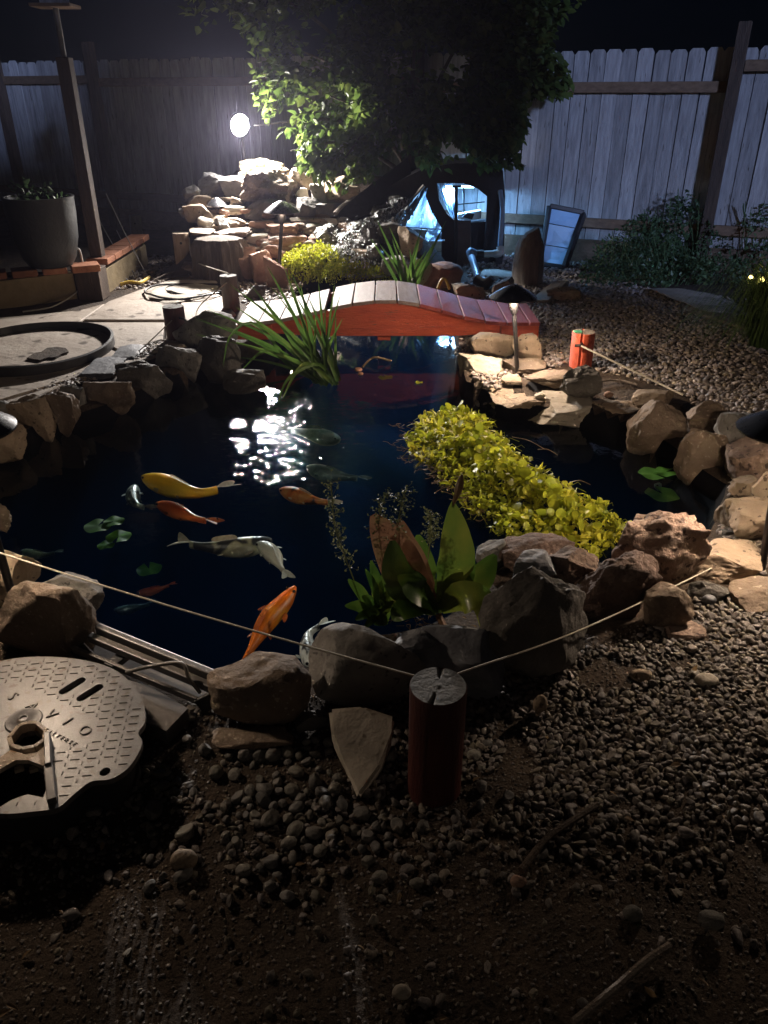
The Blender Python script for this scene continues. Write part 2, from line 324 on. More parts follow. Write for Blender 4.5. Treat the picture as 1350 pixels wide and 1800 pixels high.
# ------------------------------------------------------------------ ground and pond basin
def snap(X, Y, tol):
    bd = np.full(X.shape, 1e9); QX = X.copy(); QY = Y.copy(); n = len(POND)
    for i in range(n):
        ax, ay = POND[i]; bx, by = POND[(i + 1) % n]; vx, vy = bx - ax, by - ay
        t = np.clip(((X - ax) * vx + (Y - ay) * vy) / (vx * vx + vy * vy + 1e-12), 0, 1); px, py = ax + t * vx, ay + t * vy
        d = np.hypot(X - px, Y - py); k = (d < bd) & (d < tol); QX[k] = px[k]; QY[k] = py[k]; bd = np.minimum(bd, d)
    return QX, QY
def make_ground():
    xs = np.arange(-7.5, 7.5, .055); ys = np.arange(.1, 12.6, .055)
    X, Y = np.meshgrid(xs, ys); nx, ny = len(xs), len(ys)
    X, Y = snap(X, Y, .032); Z = zground(X, Y)
    V = np.stack([X.ravel(), Y.ravel(), Z.ravel()], 1)
    cx = (.25 * (X[:-1, :-1] + X[1:, :-1] + X[:-1, 1:] + X[1:, 1:])).ravel(); cy = (.25 * (Y[:-1, :-1] + Y[1:, :-1] + Y[:-1, 1:] + Y[1:, 1:])).ravel(); ins = inside(POND, cx, cy)
    i = np.arange(nx * ny).reshape(ny, nx); Fq = np.stack([i[:-1, :-1], i[:-1, 1:], i[1:, 1:], i[1:, :-1]], -1).reshape(-1, 4)
    for nm, sel, m in (('ground', ~ins, 'soil'), ('pond_basin', ins, 'basin')):
        F = Fq[sel]; used = np.unique(F); mp = -np.ones(len(V), int); mp[used] = np.arange(len(used))
        VV = [tuple(v) for v in V[used]]; FF = [tuple(int(q) for q in f) for f in mp[F]]
        if nm == 'ground':   # skirt out to the horizon
            n = len(VV); B = [(-150, -150, -.03), (150, -150, -.03), (150, 250, -.03), (-150, 250, -.03), (-7.48, .12, -.03), (7.4, .12, -.03), (7.4, 12.5, -.03), (-7.48, 12.5, -.03)]
            VV += B; FF += [(n, n + 1, n + 5, n + 4), (n + 1, n + 2, n + 6, n + 5), (n + 2, n + 3, n + 7, n + 6), (n + 3, n, n + 4, n + 7)]
        o = link(nm, mesh_of(nm, VV, FF, MT[m])); tag(o, {'ground': 'dark brown soil under the gravel of the yard', 'pond_basin': 'dark liner at the bottom of the pond'}[nm], kind='structure')
make_ground()

# ------------------------------------------------------------------ water
SLX, SLY = 1.05, .62
def make_water():
    m, nt, P, out = nodemat('pond_water'); L = nt.links.new; nt.nodes.remove(P)
    geo = N(nt, 'ShaderNodeNewGeometry')
    # small chop: wave slopes from vector noise, strongest in a patch placed to spread the lamp glitter
    q = on_z(515, 768, WZ); sx = N(nt, 'ShaderNodeVectorMath', operation='MULTIPLY'); L(geo.outputs['Position'], sx.inputs[0]); sx.inputs[1].default_value = (1.7, 1, 1)
    d2 = N(nt, 'ShaderNodeVectorMath', operation='DISTANCE'); L(sx.outputs[0], d2.inputs[0]); d2.inputs[1].default_value = (q.x * 1.7, q.y, WZ)
    n0 = N(nt, 'ShaderNodeTexNoise', Scale=3.5, Detail=3); L(geo.outputs['Position'], n0.inputs['Vector'])
    ph = N(nt, 'ShaderNodeMath', operation='MULTIPLY_ADD'); L(n0.outputs['Fac'], ph.inputs[0]); ph.inputs[1].default_value = -.5; L(d2.outputs['Value'], ph.inputs[2])
    mr = N(nt, 'ShaderNodeMapRange'); mr.interpolation_type = 'SMOOTHSTEP'; L(ph.outputs[0], mr.inputs[0]); mr.inputs[1].default_value = .15; mr.inputs[2].default_value = .75; mr.inputs[3].default_value = 1; mr.inputs[4].default_value = .05
    mp = N(nt, 'ShaderNodeMapping'); mp.inputs['Scale'].default_value = (22, 46, 1); L(geo.outputs['Position'], mp.inputs[0])
    n1 = N(nt, 'ShaderNodeTexNoise', Scale=1, Detail=2, Roughness=.5, Distortion=.5); L(mp.outputs[0], n1.inputs['Vector'])
    cs = N(nt, 'ShaderNodeVectorMath', operation='SUBTRACT'); L(n1.outputs['Color'], cs.inputs[0]); cs.inputs[1].default_value = (.5, .5, .5)
    am = N(nt, 'ShaderNodeVectorMath', operation='MULTIPLY'); L(cs.outputs[0], am.inputs[0]); am.inputs[1].default_value = (SLX, SLY, 0)
    ms = N(nt, 'ShaderNodeVectorMath', operation='SCALE'); L(am.outputs[0], ms.inputs[0]); L(mr.outputs[0], ms.inputs['Scale'])
    nn = N(nt, 'ShaderNodeVectorMath', operation='ADD'); L(ms.outputs[0], nn.inputs[0]); nn.inputs[1].default_value = (0, 0, 1)
    bp = N(nt, 'ShaderNodeVectorMath', operation='NORMALIZE'); L(nn.outputs[0], bp.inputs[0])
    gl = N(nt, 'ShaderNodeBsdfGlossy', Roughness=.02); L(bp.outputs[0], gl.inputs['Normal'])
    tr = N(nt, 'ShaderNodeBsdfTransparent'); tr.inputs[0].default_value = (.90, .96, .98, 1)
    dt = N(nt, 'ShaderNodeVectorMath', operation='DOT_PRODUCT'); L(geo.outputs['Incoming'], dt.inputs[0]); L(geo.outputs['Normal'], dt.inputs[1])
    ab = N(nt, 'ShaderNodeMath', operation='ABSOLUTE'); L(dt.outputs['Value'], ab.inputs[0]); om = N(nt, 'ShaderNodeMath', operation='SUBTRACT'); om.inputs[0].default_value = 1; L(ab.outputs[0], om.inputs[1])
    pw = N(nt, 'ShaderNodeMath', operation='POWER'); L(om.outputs[0], pw.inputs[0]); pw.inputs[1].default_value = 5; fz = N(nt, 'ShaderNodeMath', operation='MULTIPLY_ADD'); L(pw.outputs[0], fz.inputs[0]); fz.inputs[1].default_value = .98; fz.inputs[2].default_value = .02
    mx = N(nt, 'ShaderNodeMixShader'); L(fz.outputs[0], mx.inputs[0]); L(tr.outputs[0], mx.inputs[1]); L(gl.outputs[0], mx.inputs[2]); L(mx.outputs[0], out.inputs['Surface'])
    vs = N(nt, 'ShaderNodeVolumeScatter', Density=.045, Anisotropy=.3); vs.inputs[0].default_value = (.03, .28, .8, 1); av = N(nt, 'ShaderNodeAddShader'); va = N(nt, 'ShaderNodeVolumeAbsorption', Density=.9); va.inputs[0].default_value = (.25, .6, .8, 1); L(va.outputs[0], av.inputs[0]); L(vs.outputs[0], av.inputs[1]); L(av.outputs[0], out.inputs['Volume'])
    c = POND.mean(0); poly = [(p[0] + (p[0] - c[0]) * .03, p[1] + (p[1] - c[1]) * .03) for p in POND]
    mb = MB().prism(poly, -1.0, WZ); o = mb.build('pond_water', m, origin=(c[0], c[1], WZ)); tag(o, 'dark still pond water reflecting the white flood light', kind='structure')
make_water()

# ------------------------------------------------------------------ rocks
_ico = {}
def ico(sub):
    if sub not in _ico:
        bm = bmesh.new(); bmesh.ops.create_icosphere(bm, subdivisions=sub, radius=1)
        _ico[sub] = (np.array([v.co[:] for v in bm.verts]), [tuple(v.index for v in f.verts) for f in bm.faces]); bm.free()
    return _ico[sub]
def rock_shape(seed, sub=4, boxy=.5, cuts=11, rough=.05, flat=0):
    r = np.random.default_rng(seed); V, F = ico(sub); V = V.copy()
    cube = V / np.abs(V).max(1, keepdims=True); V = V * (1 - boxy) + cube * boxy
    V = V * (1 + .13 * r.normal(size=3) * boxy) + boxy * .16 * np.stack([V[:, 2] * r.normal() + V[:, 1] * r.normal(), V[:, 0] * r.normal(), V[:, 0] * r.normal()], 1)
    a = r.uniform(0, math.pi); c, s = math.cos(a), math.sin(a)
    for k in range(cuts):
        n = r.normal(size=3); n /= np.linalg.norm(n); d = r.uniform(.55, .88) * (1.0 + .42 * boxy * (np.abs(n).sum() - 1))
        t = V @ n - d; V -= np.outer(np.clip(t, 0, None), n)
    if rough:
        o = Vector(r.uniform(-50, 50, 3)); D = np.empty(len(V))
        for i, v in enumerate(V): D[i] = mnoise.fractal(Vector(v) * 1.9 + o, .9, 2.1, 5) if sub > 3 else mnoise.noise(Vector(v) * 2 + o)
        L = np.linalg.norm(V, axis=1, keepdims=True); V *= (1 + (rough * 1.7 + .01) * D[:, None])
    lo, hi = V.min(0), V.max(0); V = (V - (lo + hi) / 2) / ((hi - lo) / 2); return V, F
RSEED = [100]
def rock(x0, y0, x1, y1, m, label, base=0.0, h=None, ratio=.75, sub=4, boxy=.5, cuts=11, rough=.05, yaw=None, name='rock', tilt=0, group=None, sink=.12, pitch=0, cat='rock'):
    RSEED[0] += 1
    if y0 > 600 and name == 'rock' and x1 - x0 > 45: sub = 5
    gx, gy = (x1 - x0) * .035, (y1 - y0) * .03; x0 -= gx; x1 += gx; y0 -= gy; cx = (x0 + x1) / 2
    B = on_m(cx, y1) if base == 'm' else on_z(cx, y1, base)
    dp = depth(B); w = (x1 - x0) * dp / FPX
    if h is not None:
        bk = on_z(cx, y0, B.z + h); dy = max(.06, bk.y - B.y)
    else:
        dy = ratio * w
        for _ in range(8):
            zt = on_y(cx, y0, B.y + dy * .55).z; h = zt - B.z
            if h > .32 * w: break
            dy *= .85
        h = max(h, .03)
    Cc = Vector((on_y(cx, y1, B.y + dy * .4).x if False else (cx - 675) / FPX * depth(Vector((B.x, B.y + dy / 2, B.z + h / 2))), B.y + dy / 2, B.z))
    w = (x1 - x0) * depth(Vector((Cc.x, Cc.y, Cc.z + h / 2))) / FPX
    V, F = rock_shape(RSEED[0], sub, boxy, cuts, rough)
    V = V * np.array([w / 2, dy / 2, h / 2 * (1 + sink)]); V[:, 2] += h / 2 * (1 - sink)
    if yaw:
        c, s = math.cos(R(yaw)), math.sin(R(yaw)); V = V @ np.array([[c, s, 0], [-s, c, 0], [0, 0, 1]])
    if tilt: c, s = math.cos(R(tilt)), math.sin(R(tilt)); V = V @ np.array([[c, 0, s], [0, 1, 0], [-s, 0, c]])
    if pitch: c, s = math.cos(R(pitch)), math.sin(R(pitch)); V = V @ np.array([[1, 0, 0], [0, c, s], [0, -s, c]])
    me = mesh_of(name, V, F, MT[m]); smooth_angle(me, 32)
    o = link(name, me, None, Cc); tag(o, label, cat, group); return o
K = dict
# right rim of the pond, from the bridge round to the near right
rock(825, 583, 905, 632, 'tan', 'rounded brown boulder tucked under the right end of the red bridge', h=None, ratio=.7)
rock(900, 587, 950, 636, 'tan', 'small upright boulder right of the lamp stake by the bridge end')
rock(808, 630, 888, 690, 'pale', 'pale flat topped block standing in the water nearest the bridge', base=WZ, boxy=.9, cuts=5)
rock(882, 622, 960, 662, 'brown', 'low brown stone behind the foot of the lamp stake', h=.07)
rock(862, 662, 955, 722, 'tan', 'thin yellowish flagstone laid flat at the foot of the lamp stake', base=-.04, h=.05, boxy=.9, cuts=4)
rock(880, 655, 915, 680, 'tan', 'little tan chip lying on the yellowish flagstone', base=.02, h=.03, sub=3)
rock(925, 684, 1042, 754, 'pale', 'long cream coloured block at the waterline right of the yellowish flagstone', base=WZ, h=.13, boxy=.9, cuts=6, rough=.06)
rock(922, 643, 998, 690, 'brown', 'grey brown flat rock behind the long cream block', h=.08)
rock(985, 645, 1052, 712, 'dark', 'blackish jagged rock in front of the bright red post', rough=.08)
rock(1036, 700, 1122, 758, 'tan', 'flat topped tan rock between the cream block and the big angular boulder', base=WZ, h=.13, boxy=.8, cuts=6)
rock(1108, 675, 1188, 722, 'tan', 'flat brown rock set back where the white cord ends', h=.09)
rock(1108, 706, 1206, 802, 'brown', 'big angular brown boulder with cracked face on the right rim', base=WZ, ratio=.6, sub=5, cuts=14)
rock(1208, 708, 1276, 762, 'brown', 'grey brown rock set back right of the big angular boulder')
rock(1198, 752, 1284, 856, 'brown', 'leaning triangular rock at the waterline of the right rim', base=WZ, ratio=.5, cuts=14, tilt=8)
rock(1264, 728, 1346, 806, 'grey', 'smooth grey rock beneath the cap of the lamp at the right edge', ratio=.6)
rock(1278, 772, 1400, 872, 'pink', 'speckled pink granite boulder at the right edge under the lamp', ratio=.7, sub=5, boxy=.3, cuts=5)
rock(1284, 840, 1338, 888, 'tan', 'small tan angular stone left of the speckled granite boulder foot', base=.02, sub=4)
rock(1318, 830, 1372, 905, 'tan', 'upright tan slab at the right edge below the granite boulder', ratio=.4, boxy=.9, cuts=5)
rock(1266, 872, 1330, 938, 'tan', 'tan wedge of stone over the right corner of the water', base=-.02, cuts=14, boxy=.8)
rock(1284, 893, 1375, 958, 'tan', 'layered tan stone behind the lamp stake at the right edge', ratio=.7, boxy=.8, rough=.06)
rock(1262, 930, 1300, 962, 'dark', 'small dark stone wedged below the tan wedge at the water corner', base=-.04, sub=3)
rock(1070, 903, 1242, 1045, 'pink', 'large rough pinkish boulder right of the yellow green water plants', ratio=.6, sub=5, boxy=.4, cuts=9, rough=.12)
rock(1218, 944, 1340, 1030, 'tan', 'flat topped tan slab right of the large pinkish boulder', h=.09, boxy=.9, cuts=5)
rock(1012, 972, 1155, 1100, 'lava', 'dark knobbly boulder in front of the large pinkish one', ratio=.6, sub=5, rough=.1, boxy=.2)
rock(1130, 1030, 1216, 1112, 'brown', 'low brown rock tucked under the large pinkish boulder', ratio=.6)
rock(1212, 1016, 1292, 1062, 'dark', 'small dark flat rock in front of the flat topped tan slab', h=.06)
rock(1286, 998, 1375, 1085, 'brown', 'flat brown rock at the right edge beside the lamp stake', h=.07)
rock(1168, 1085, 1238, 1130, 'pink', 'flat sandy piece of stone lying in the near gravel', h=.025)
rock(848, 1003, 1035, 1205, 'dark', 'largest dark rounded boulder beside the broad leaved plant', ratio=.55, sub=5, boxy=0, cuts=5, rough=.07)
rock(872, 948, 1010, 1030, 'lava', 'reddish brown pitted boulder behind the largest dark boulder', ratio=.7, sub=5, boxy=.2, rough=.07, base=-.03)
rock(838, 950, 905, 1010, 'grey', 'rounded grey stone touched by the broad plant leaves', sub=4, boxy=.1, base=-.03)
rock(902, 972, 976, 1024, 'slate', 'bluish slate stone sitting before the pitted boulder', base=.08, sub=4)
rock(966, 968, 1050, 1045, 'pink', 'light brown rock between the slate stone and the knobbly boulder', base=.02, rough=.08)
# near rim
rock(720, 1100, 905, 1230, 'slate', 'dark bluish slab in deep shade behind the near red post', ratio=.7, boxy=.7)
rock(690, 1096, 772, 1160, 'slate', 'pointed thin blue grey flake under the broad leaved plant', base=.12, h=.05, cuts=14)
rock(545, 1105, 742, 1262, 'grey', 'big smooth grey boulder left of the near red post', ratio=.62, sub=5, boxy=0, cuts=4, rough=.035)
rock(366, 1165, 542, 1292, 'brown', 'wide brown boulder beside the black skimmer box, lit on top', ratio=.62, sub=5, boxy=.15, cuts=5, rough=.04)
rock(374, 1268, 512, 1325, 'brown', 'thin dark slab lying under the wide brown boulder', h=.035, boxy=.7)
rock(520, 1240, 580, 1290, 'dark', 'small dark rock wedged between the two near boulders', sub=4, h=.05)
# left rim
rock(-45, 972, 62, 1075, 'tan', 'squarish tan block at the left edge where the cord starts', ratio=.7, boxy=.7, cuts=8, base=.02)
rock(-10, 1018, 157, 1180, 'brown', 'large angular brown boulder with a ridge beside the round cover', ratio=.62, sub=5, boxy=.5, cuts=13, base=0)
rock(62, 1012, 176, 1105, 'grey', 'smooth wet grey boulder behind the large angular brown one', base=-.06, boxy=.1, sub=4)
rock(-55, 870, 20, 938, 'brown', 'knobbly brown rock halfway down the left edge', base=-.05, rough=.1)
rock(-55, 737, 40, 822, 'tan', 'pale tan block under the lamp cap at the left edge', base=WZ, boxy=.8, cuts=7)
rock(-20, 703, 30, 742, 'grey', 'rounded grey stone at the left edge above the lamp cap', sub=4, boxy=.1)
rock(20, 698, 92, 776, 'tan', 'tan boulder beside the pale block of the left rim', base=WZ, ratio=.5)
rock(66, 690, 140, 764, 'brown', 'brown rock with the little pink pebble on the left rim', base=WZ, ratio=.5)
rock(82, 709, 103, 734, 'pink', 'little round pink pebble stuck on the left rim', base=-.02, sub=3, boxy=0, cuts=0)
rock(98, 676, 154, 744, 'grey', 'greyish cracked rock on the left rim below the pebble strip', base=WZ, ratio=.5)
rock(146, 666, 236, 736, 'brown', 'brown boulder whose top catches a pale triangle of light', base=WZ, ratio=.5)
rock(200, 636, 300, 706, 'dark', 'dark boulder mid way along the left rim', base=WZ, ratio=.5, sub=4)
rock(276, 604, 355, 676, 'grey', 'grey green rock in front of the short dull red post', base=WZ, ratio=.5)
rock(306, 546, 414, 612, 'grey', 'log shaped grey stone at the left foot of the bridge', ratio=.45, boxy=.2, cuts=5)
rock(346, 592, 420, 672, 'dark', 'dark rock under the log shaped grey stone', base=WZ, ratio=.5)
rock(392, 650, 465, 694, 'dark', 'dark boulder half hidden by drooping iris blades', base=WZ, ratio=.5)
rock(206, 600, 250, 640, 'slate', 'small bluish stone topping the left rim', h=.04)
rock(150, 625, 215, 668, 'slate', 'flat bluish stone at the patio edge of the left rim', h=.035, boxy=.8)
# behind the bridge
rock(795, 497, 852, 530, 'tan', 'tan block right behind the falling end of the bridge', boxy=.7)
rock(740, 462, 812, 512, 'red', 'reddish boulder behind the middle of the bridge', boxy=.5)
rock(722, 455, 760, 510, 'pale', 'pale upright stone behind the far iris leaves')
rock(700, 398, 744, 452, 'tan', 'tan peaked stone below the crumpled silver sheet', base='m')
rock(694, 440, 735, 466, 'tan', 'flat tan stone beneath the peaked stone', base='m', h=.05)
rock(866, 488, 905, 524, 'tan', 'tan stone behind the cap of the lamp over the bridge end')
rock(845, 470, 905, 492, 'pale', 'flat pale tile lying beside the pipes', h=.03, boxy=.9, cuts=3)
rock(960, 503, 1028, 530, 'tan', 'low tan block behind the tilted slab on the gravel', boxy=.9, cuts=5)
rock(1182, 500, 1282, 562, 'pale', 'wide flat grey slab lying on gravel by the weeds', h=.06, boxy=.9, cuts=7, yaw=8)
rock(1240, 528, 1302, 590, 'tan', 'dusty slab half under the long grass clump', h=.05, boxy=.9, cuts=7, yaw=20)
rock(985, 438, 1022, 452, 'brown', 'brown stone among the weeds at the fence', sub=3)
# waterfall: left shoulder
W = [(341, 306, 400, 350, 'grey', 'round grey boulder at the back left shoulder of the waterfall', K(boxy=.1, cuts=14, rough=.09)),
 (392, 311, 430, 348, 'grey', 'grey stone between the round boulder and the glowing one', K(boxy=.2)),
 (324, 327, 352, 354, 'grey', 'smooth upright stone at the far left of the waterfall', K(boxy=.1)),
 (327, 345, 370, 366, 'tan', 'small tan stone under the smooth upright one', K(sub=3)),
 (324, 360, 377, 392, 'tan', 'tan stone below left of the mushroom lamp cap', K()),
 (349, 383, 373, 403, 'pale', 'pale little rounded stone below the tan one', K(sub=3, boxy=.1)),
 (318, 368, 336, 384, 'grey', 'tiny grey stone at the left end of the waterfall', K(sub=3)),
 (374, 385, 404, 412, 'grey', 'dull grey stone behind the left mushroom lamp stake', K(sub=3)),
 (424, 296, 523, 366, 'brown', 'large boulder under the lit crusty cap rock', K(sub=5, cuts=14, rough=.14)),
 (505, 303, 524, 324, 'pale', 'small bright stone right of the crusty cap rock', K(sub=3)),
 (512, 297, 554, 335, 'tan', 'tan stone against the white pipe end', K()),
 (544, 306, 592, 330, 'tan', 'flat tan stone right of the white pipe end', K(boxy=.8)),
 (548, 325, 572, 366, 'pale', 'upright pale stone left of the layered boulder', K(boxy=.9, cuts=5)),
 (567, 313, 630, 368, 'tan', 'layered brown boulder beneath the lowest tree leaves', K(sub=5, boxy=.7)),
 (521, 332, 540, 350, 'pale', 'pale chip leaning by the large boulder', K(sub=3)),
 (558, 358, 602, 384, 'dark', 'dark wet block below the layered boulder', K(boxy=.9, cuts=4)),
 (432, 352, 520, 384, 'dark', 'dark ledge stone under the large boulder', K(boxy=.8)),
 (520, 350, 560, 392, 'dark', 'dark ledge stone behind the right mushroom lamp', K(boxy=.8)),
 (352, 352, 432, 384, 'pale', 'broad pale slab behind the left mushroom lamp', K(h=.03, boxy=.9, cuts=4)),
 (385, 378, 462, 398, 'pale', 'thin pale slab, topmost of the stacked ledge', K(h=.03, boxy=.9, cuts=4)),
 (405, 388, 492, 410, 'pale', 'second thin slab of the stacked ledge', K(h=.035, boxy=.9, cuts=4)),
 (460, 376, 540, 396, 'grey', 'grey slab reaching behind the right mushroom lamp', K(h=.03, boxy=.9, cuts=4)),
 (470, 394, 530, 424, 'red', 'reddish brick like slab behind the lamp stake', K(boxy=1, cuts=3)),
 (436, 414, 480, 442, 'pale', 'brightest white flat stone of the left cascade wall', K(boxy=.8, h=.05)),
 (474, 410, 540, 442, 'red', 'long reddish slab sloping to the moss mound', K(boxy=.8)),
 (470, 432, 515, 456, 'red', 'reddish stone under the long sloping slab', K(boxy=.9)),
 (410, 438, 450, 488, 'red', 'upright reddish slab at the foot of the cascade wall', K(boxy=.9, ratio=.4)),
 (441, 442, 477, 498, 'red', 'taller upright slab next to the lamp stake', K(boxy=.8, ratio=.4)),
 (468, 450, 503, 508, 'red', 'squared reddish stone left of the moss mound', K(boxy=.9, ratio=.4)),
 (335, 440, 412, 480, 'brown', 'low brown stone at the base of the bark stump', K(h=.08)),
 (534, 424, 560, 446, 'tan', 'small tan stone between the slabs and the cascade', K(sub=3)),
 (555, 397, 598, 436, 'wet', 'sparkling wet rock left of the falling water', K(rough=.1)),
 (530, 396, 560, 412, 'wet', 'flat wet stone beside the sparkling rock', K(h=.03, sub=3)),
 (652, 360, 700, 392, 'wet', 'squarish wet grey block at the top of the cascade', K(boxy=.9, cuts=4)),
 (614, 378, 662, 396, 'wet', 'thin wet ledge stone left in the upper cascade', K(h=.03, boxy=.8)),
 (605, 390, 650, 408, 'wet', 'thin wet ledge stone in the middle cascade', K(h=.03, boxy=.8)),
 (636, 392, 668, 416, 'wet', 'rounded wet rock in the middle cascade', K()),
 (632, 404, 664, 440, 'dark', 'black wet rock right of the falling water', K()),
 (646, 430, 672, 462, 'wet', 'shiny black rock at the foot of the cascade', K(rough=.08)),
 (588, 430, 632, 452, 'wet', 'low wet stone the water splashes over', K(h=.05)),
 (560, 438, 600, 462, 'wet', 'wet brown stone left of the splash', K(h=.06)),
 (664, 392, 704, 430, 'dark', 'dark rock under the silver sheet edge', K()),
 (668, 452, 716, 486, 'grey', 'grey wet rock behind the far iris leaves', K()),
 (600, 462, 680, 492, 'grey', 'flat wet sill stone at the bottom of the cascade', K(h=.05)),
 (640, 330, 672, 352, 'dark', 'dark stone under the tree beside the liner', K(sub=3)),
 (684, 345, 706, 364, 'wet', 'small wet stone at the head of the stream', K(sub=3))]
for x0, y0, x1, y1, m, lab, kw in W: rock(x0 - 2, y0 - 2, x1 + 2, y1, m, lab, base='m', **{**dict(cuts=9), **kw})
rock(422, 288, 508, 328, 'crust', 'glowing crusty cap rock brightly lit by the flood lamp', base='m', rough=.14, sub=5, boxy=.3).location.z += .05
rock(433, 500, 468, 530, 'dark', 'mossy dark green block at the left end of the bridge', boxy=.8)

# stump with bark folds beside the left mushroom lamp
def stump():
    p = on_z(386, 478, .05); p.y = 7.0; p.x = (386 - 675) / FPX * 6.9; n = 64; prof = [(.27, -.05), (.26, .1), (.245, .2), (.24, .31), (.2, .37), (.1, .39)]
    V = []; F = []
    for r, z in prof:
        for k in range(n):
            a = 2 * math.pi * k / n; rr = r * (1 + .07 * math.sin(9 * a + z * 2) + .05 * math.sin(23 * a + z * 6)); V.append((p.x + rr * math.cos(a) * 1.0, p.y + .2 + rr * math.sin(a) * .7, z))
    for i in range(len(prof) - 1):
        for k in range(n): F.append((i * n + k, i * n + (k + 1) % n, (i + 1) * n + (k + 1) % n, (i + 1) * n + k))
    F.append(tuple((len(prof) - 1) * n + k for k in range(n)))
    o = MB().add(V, F).build('stump', MT['stump'], smooth=True); tag(o, 'fluted weathered stump under the stacked pale ledge stones', 'stump')
stump()
rock(335, 396, 385, 414, 'tan', 'pale thin slab resting on the left of the fluted stump', base=.375, h=.035, boxy=.9, cuts=4)
rock(385, 398, 440, 416, 'brown', 'tan thin slab resting on the right of the fluted stump', base=.37, h=.04, boxy=.9, cuts=4)

# standing driftwood log by the leaning lid
def log():
    b = on_z(925, 500, 0); t = on_y(935, 405, b.y); mb = MB()
    pts = [b + Vector((0, 0, -.03)), b + (t - b) * .35, b + (t - b) * .75, t]; r = [.135, .135, .115, .055]
    n = 24; V = []; F = []
    for i, (p, rr) in enumerate(zip(catmull(pts, 12), np.interp(np.linspace(0, 3, 12), range(4), r))):
        for k in range(n):
            a = 2 * math.pi * k / n; q = rr * (1 + .16 * mnoise.noise(Vector((math.cos(a) * 2.5, math.sin(a) * 2.5, p.z * 3)))); V.append(p + Vector((q * math.cos(a), q * math.sin(a), .03 * math.cos(a) * (i > 9))))
    for i in range(11):
        for k in range(n): F.append((i * n + k, i * n + (k + 1) % n, (i + 1) * n + (k + 1) % n, (i + 1) * n + k))
    F.append(tuple(11 * n + k for k in range(n)))
    o = MB().add(V, F).build('driftwood_log', MT['drift'], smooth=True); tag(o, 'stout weathered log standing on end between lamp cap and leaning lid', 'log')
log()

# tilted slab leaning on the block behind the bridge end, wedge stone at the front
def thing_slab(pts, nrm, th, m, name, label, cat='rock', bev=.006):
    mb = MB().slab(pts, nrm, th); o0 = base_of(mb.V); me = mesh_of(name, [v - o0 for v in mb.V], mb.F, MT[m], False)
    bm = bmesh.new(); bm.from_mesh(me); bmesh.ops.bevel(bm, geom=bm.edges[:], offset=bev, segments=2, affect='EDGES'); bmesh.ops.triangulate(bm, faces=[f for f in bm.faces if len(f.verts) > 4])
    bmesh.ops.subdivide_edges(bm, edges=[e for e in bm.edges if e.calc_length() > th * 1.5], cuts=3, use_grid_fill=True)
    for v in bm.verts: v.co += Vector((mnoise.noise(v.co * 12 + Vector((3, 1, 7))), mnoise.noise(v.co * 12), mnoise.noise(v.co * 11 + Vector((9, 9, 9))))) * th * .12
    bmesh.ops.recalc_face_normals(bm, faces=bm.faces); bm.to_mesh(me); bm.free()
    me.polygons.foreach_set('use_smooth', [True] * len(me.polygons)); smooth_angle(me, 35)
    o = link(name, me, None, o0); tag(o, label, cat); return o
A = [on_z(930, 528, .02), on_z(965, 528, .03), on_y(1000, 492, on_z(1000, 515, 0).y), on_y(972, 494, on_z(972, 508, 0).y + .1)]
thing_slab(A, (-.2, -.5, .8), .05, 'pale', 'stone_slab', 'pale pointed slab tilted up on the gravel beside the lamp cap')
A = [on_z(577, 1245, .13), on_z(640, 1238, .15), on_z(693, 1262, .14), on_z(690, 1290, .10), on_z(668, 1345, .06), on_z(630, 1400, .015), on_z(602, 1345, .04), on_z(583, 1295, .08)]
thing_slab(A, (0, -.45, .9), .07, 'pale', 'stone_wedge', 'pale wedge shaped slab pointing down beside the near red post', bev=.008)

# ------------------------------------------------------------------ patio of flagstones
def patio():
    root = tag(empty('patio', on_z(150, 620, 0), None, None), 'pale concrete flagstone patio left of the pond', kind='structure')
    G = [[(188, 530), (262, 503), (330, 498), (300, 562), (146, 562)],
         [(334, 497), (392, 520), (415, 552), (392, 566), (304, 562)],
         [(0, 640), (60, 604), (146, 566), (290, 566), (287, 596), (215, 618), (192, 606), (120, 600)],
         [(-60, 640), (-10, 640), (110, 603), (190, 610), (214, 621), (120, 668), (-60, 720)],
         [(290, 566), (300, 566), (388, 570), (345, 600), (300, 612), (291, 600)],
         [(218, 621), (287, 600), (300, 616), (250, 634), (190, 652), (128, 668)],
         [(-60, 600), (-60, 560), (20, 556), (140, 545), (186, 533), (143, 563), (58, 600), (-5, 636), (-60, 636)],
         [(-60, 724), (118, 672), (60, 700), (0, 712), (-60, 745)]]
    for i, g in enumerate(G):
        P = [on_z(x, y, .02) for x, y in g]; c = sum((Vector(p) for p in P), Vector()) / len(P)
        P = [Vector(p) + (c - Vector(p)).normalized() * .006 for p in P]
        mb = MB().slab(P, (0, 0, 1), .06); q = mb.build('flagstone', MT['flag'], root)
        bm = bmesh.new(); bm.from_mesh(q.data); bmesh.ops.bevel(bm, geom=bm.edges[:], offset=.006, segments=1, affect='EDGES'); bm.to_mesh(q.data); bm.free()
patio()
rock(270, 484, 378, 538, 'pale', 'low rounded pale stone encircled by black cable on the patio', h=.05, boxy=.2, cuts=4)
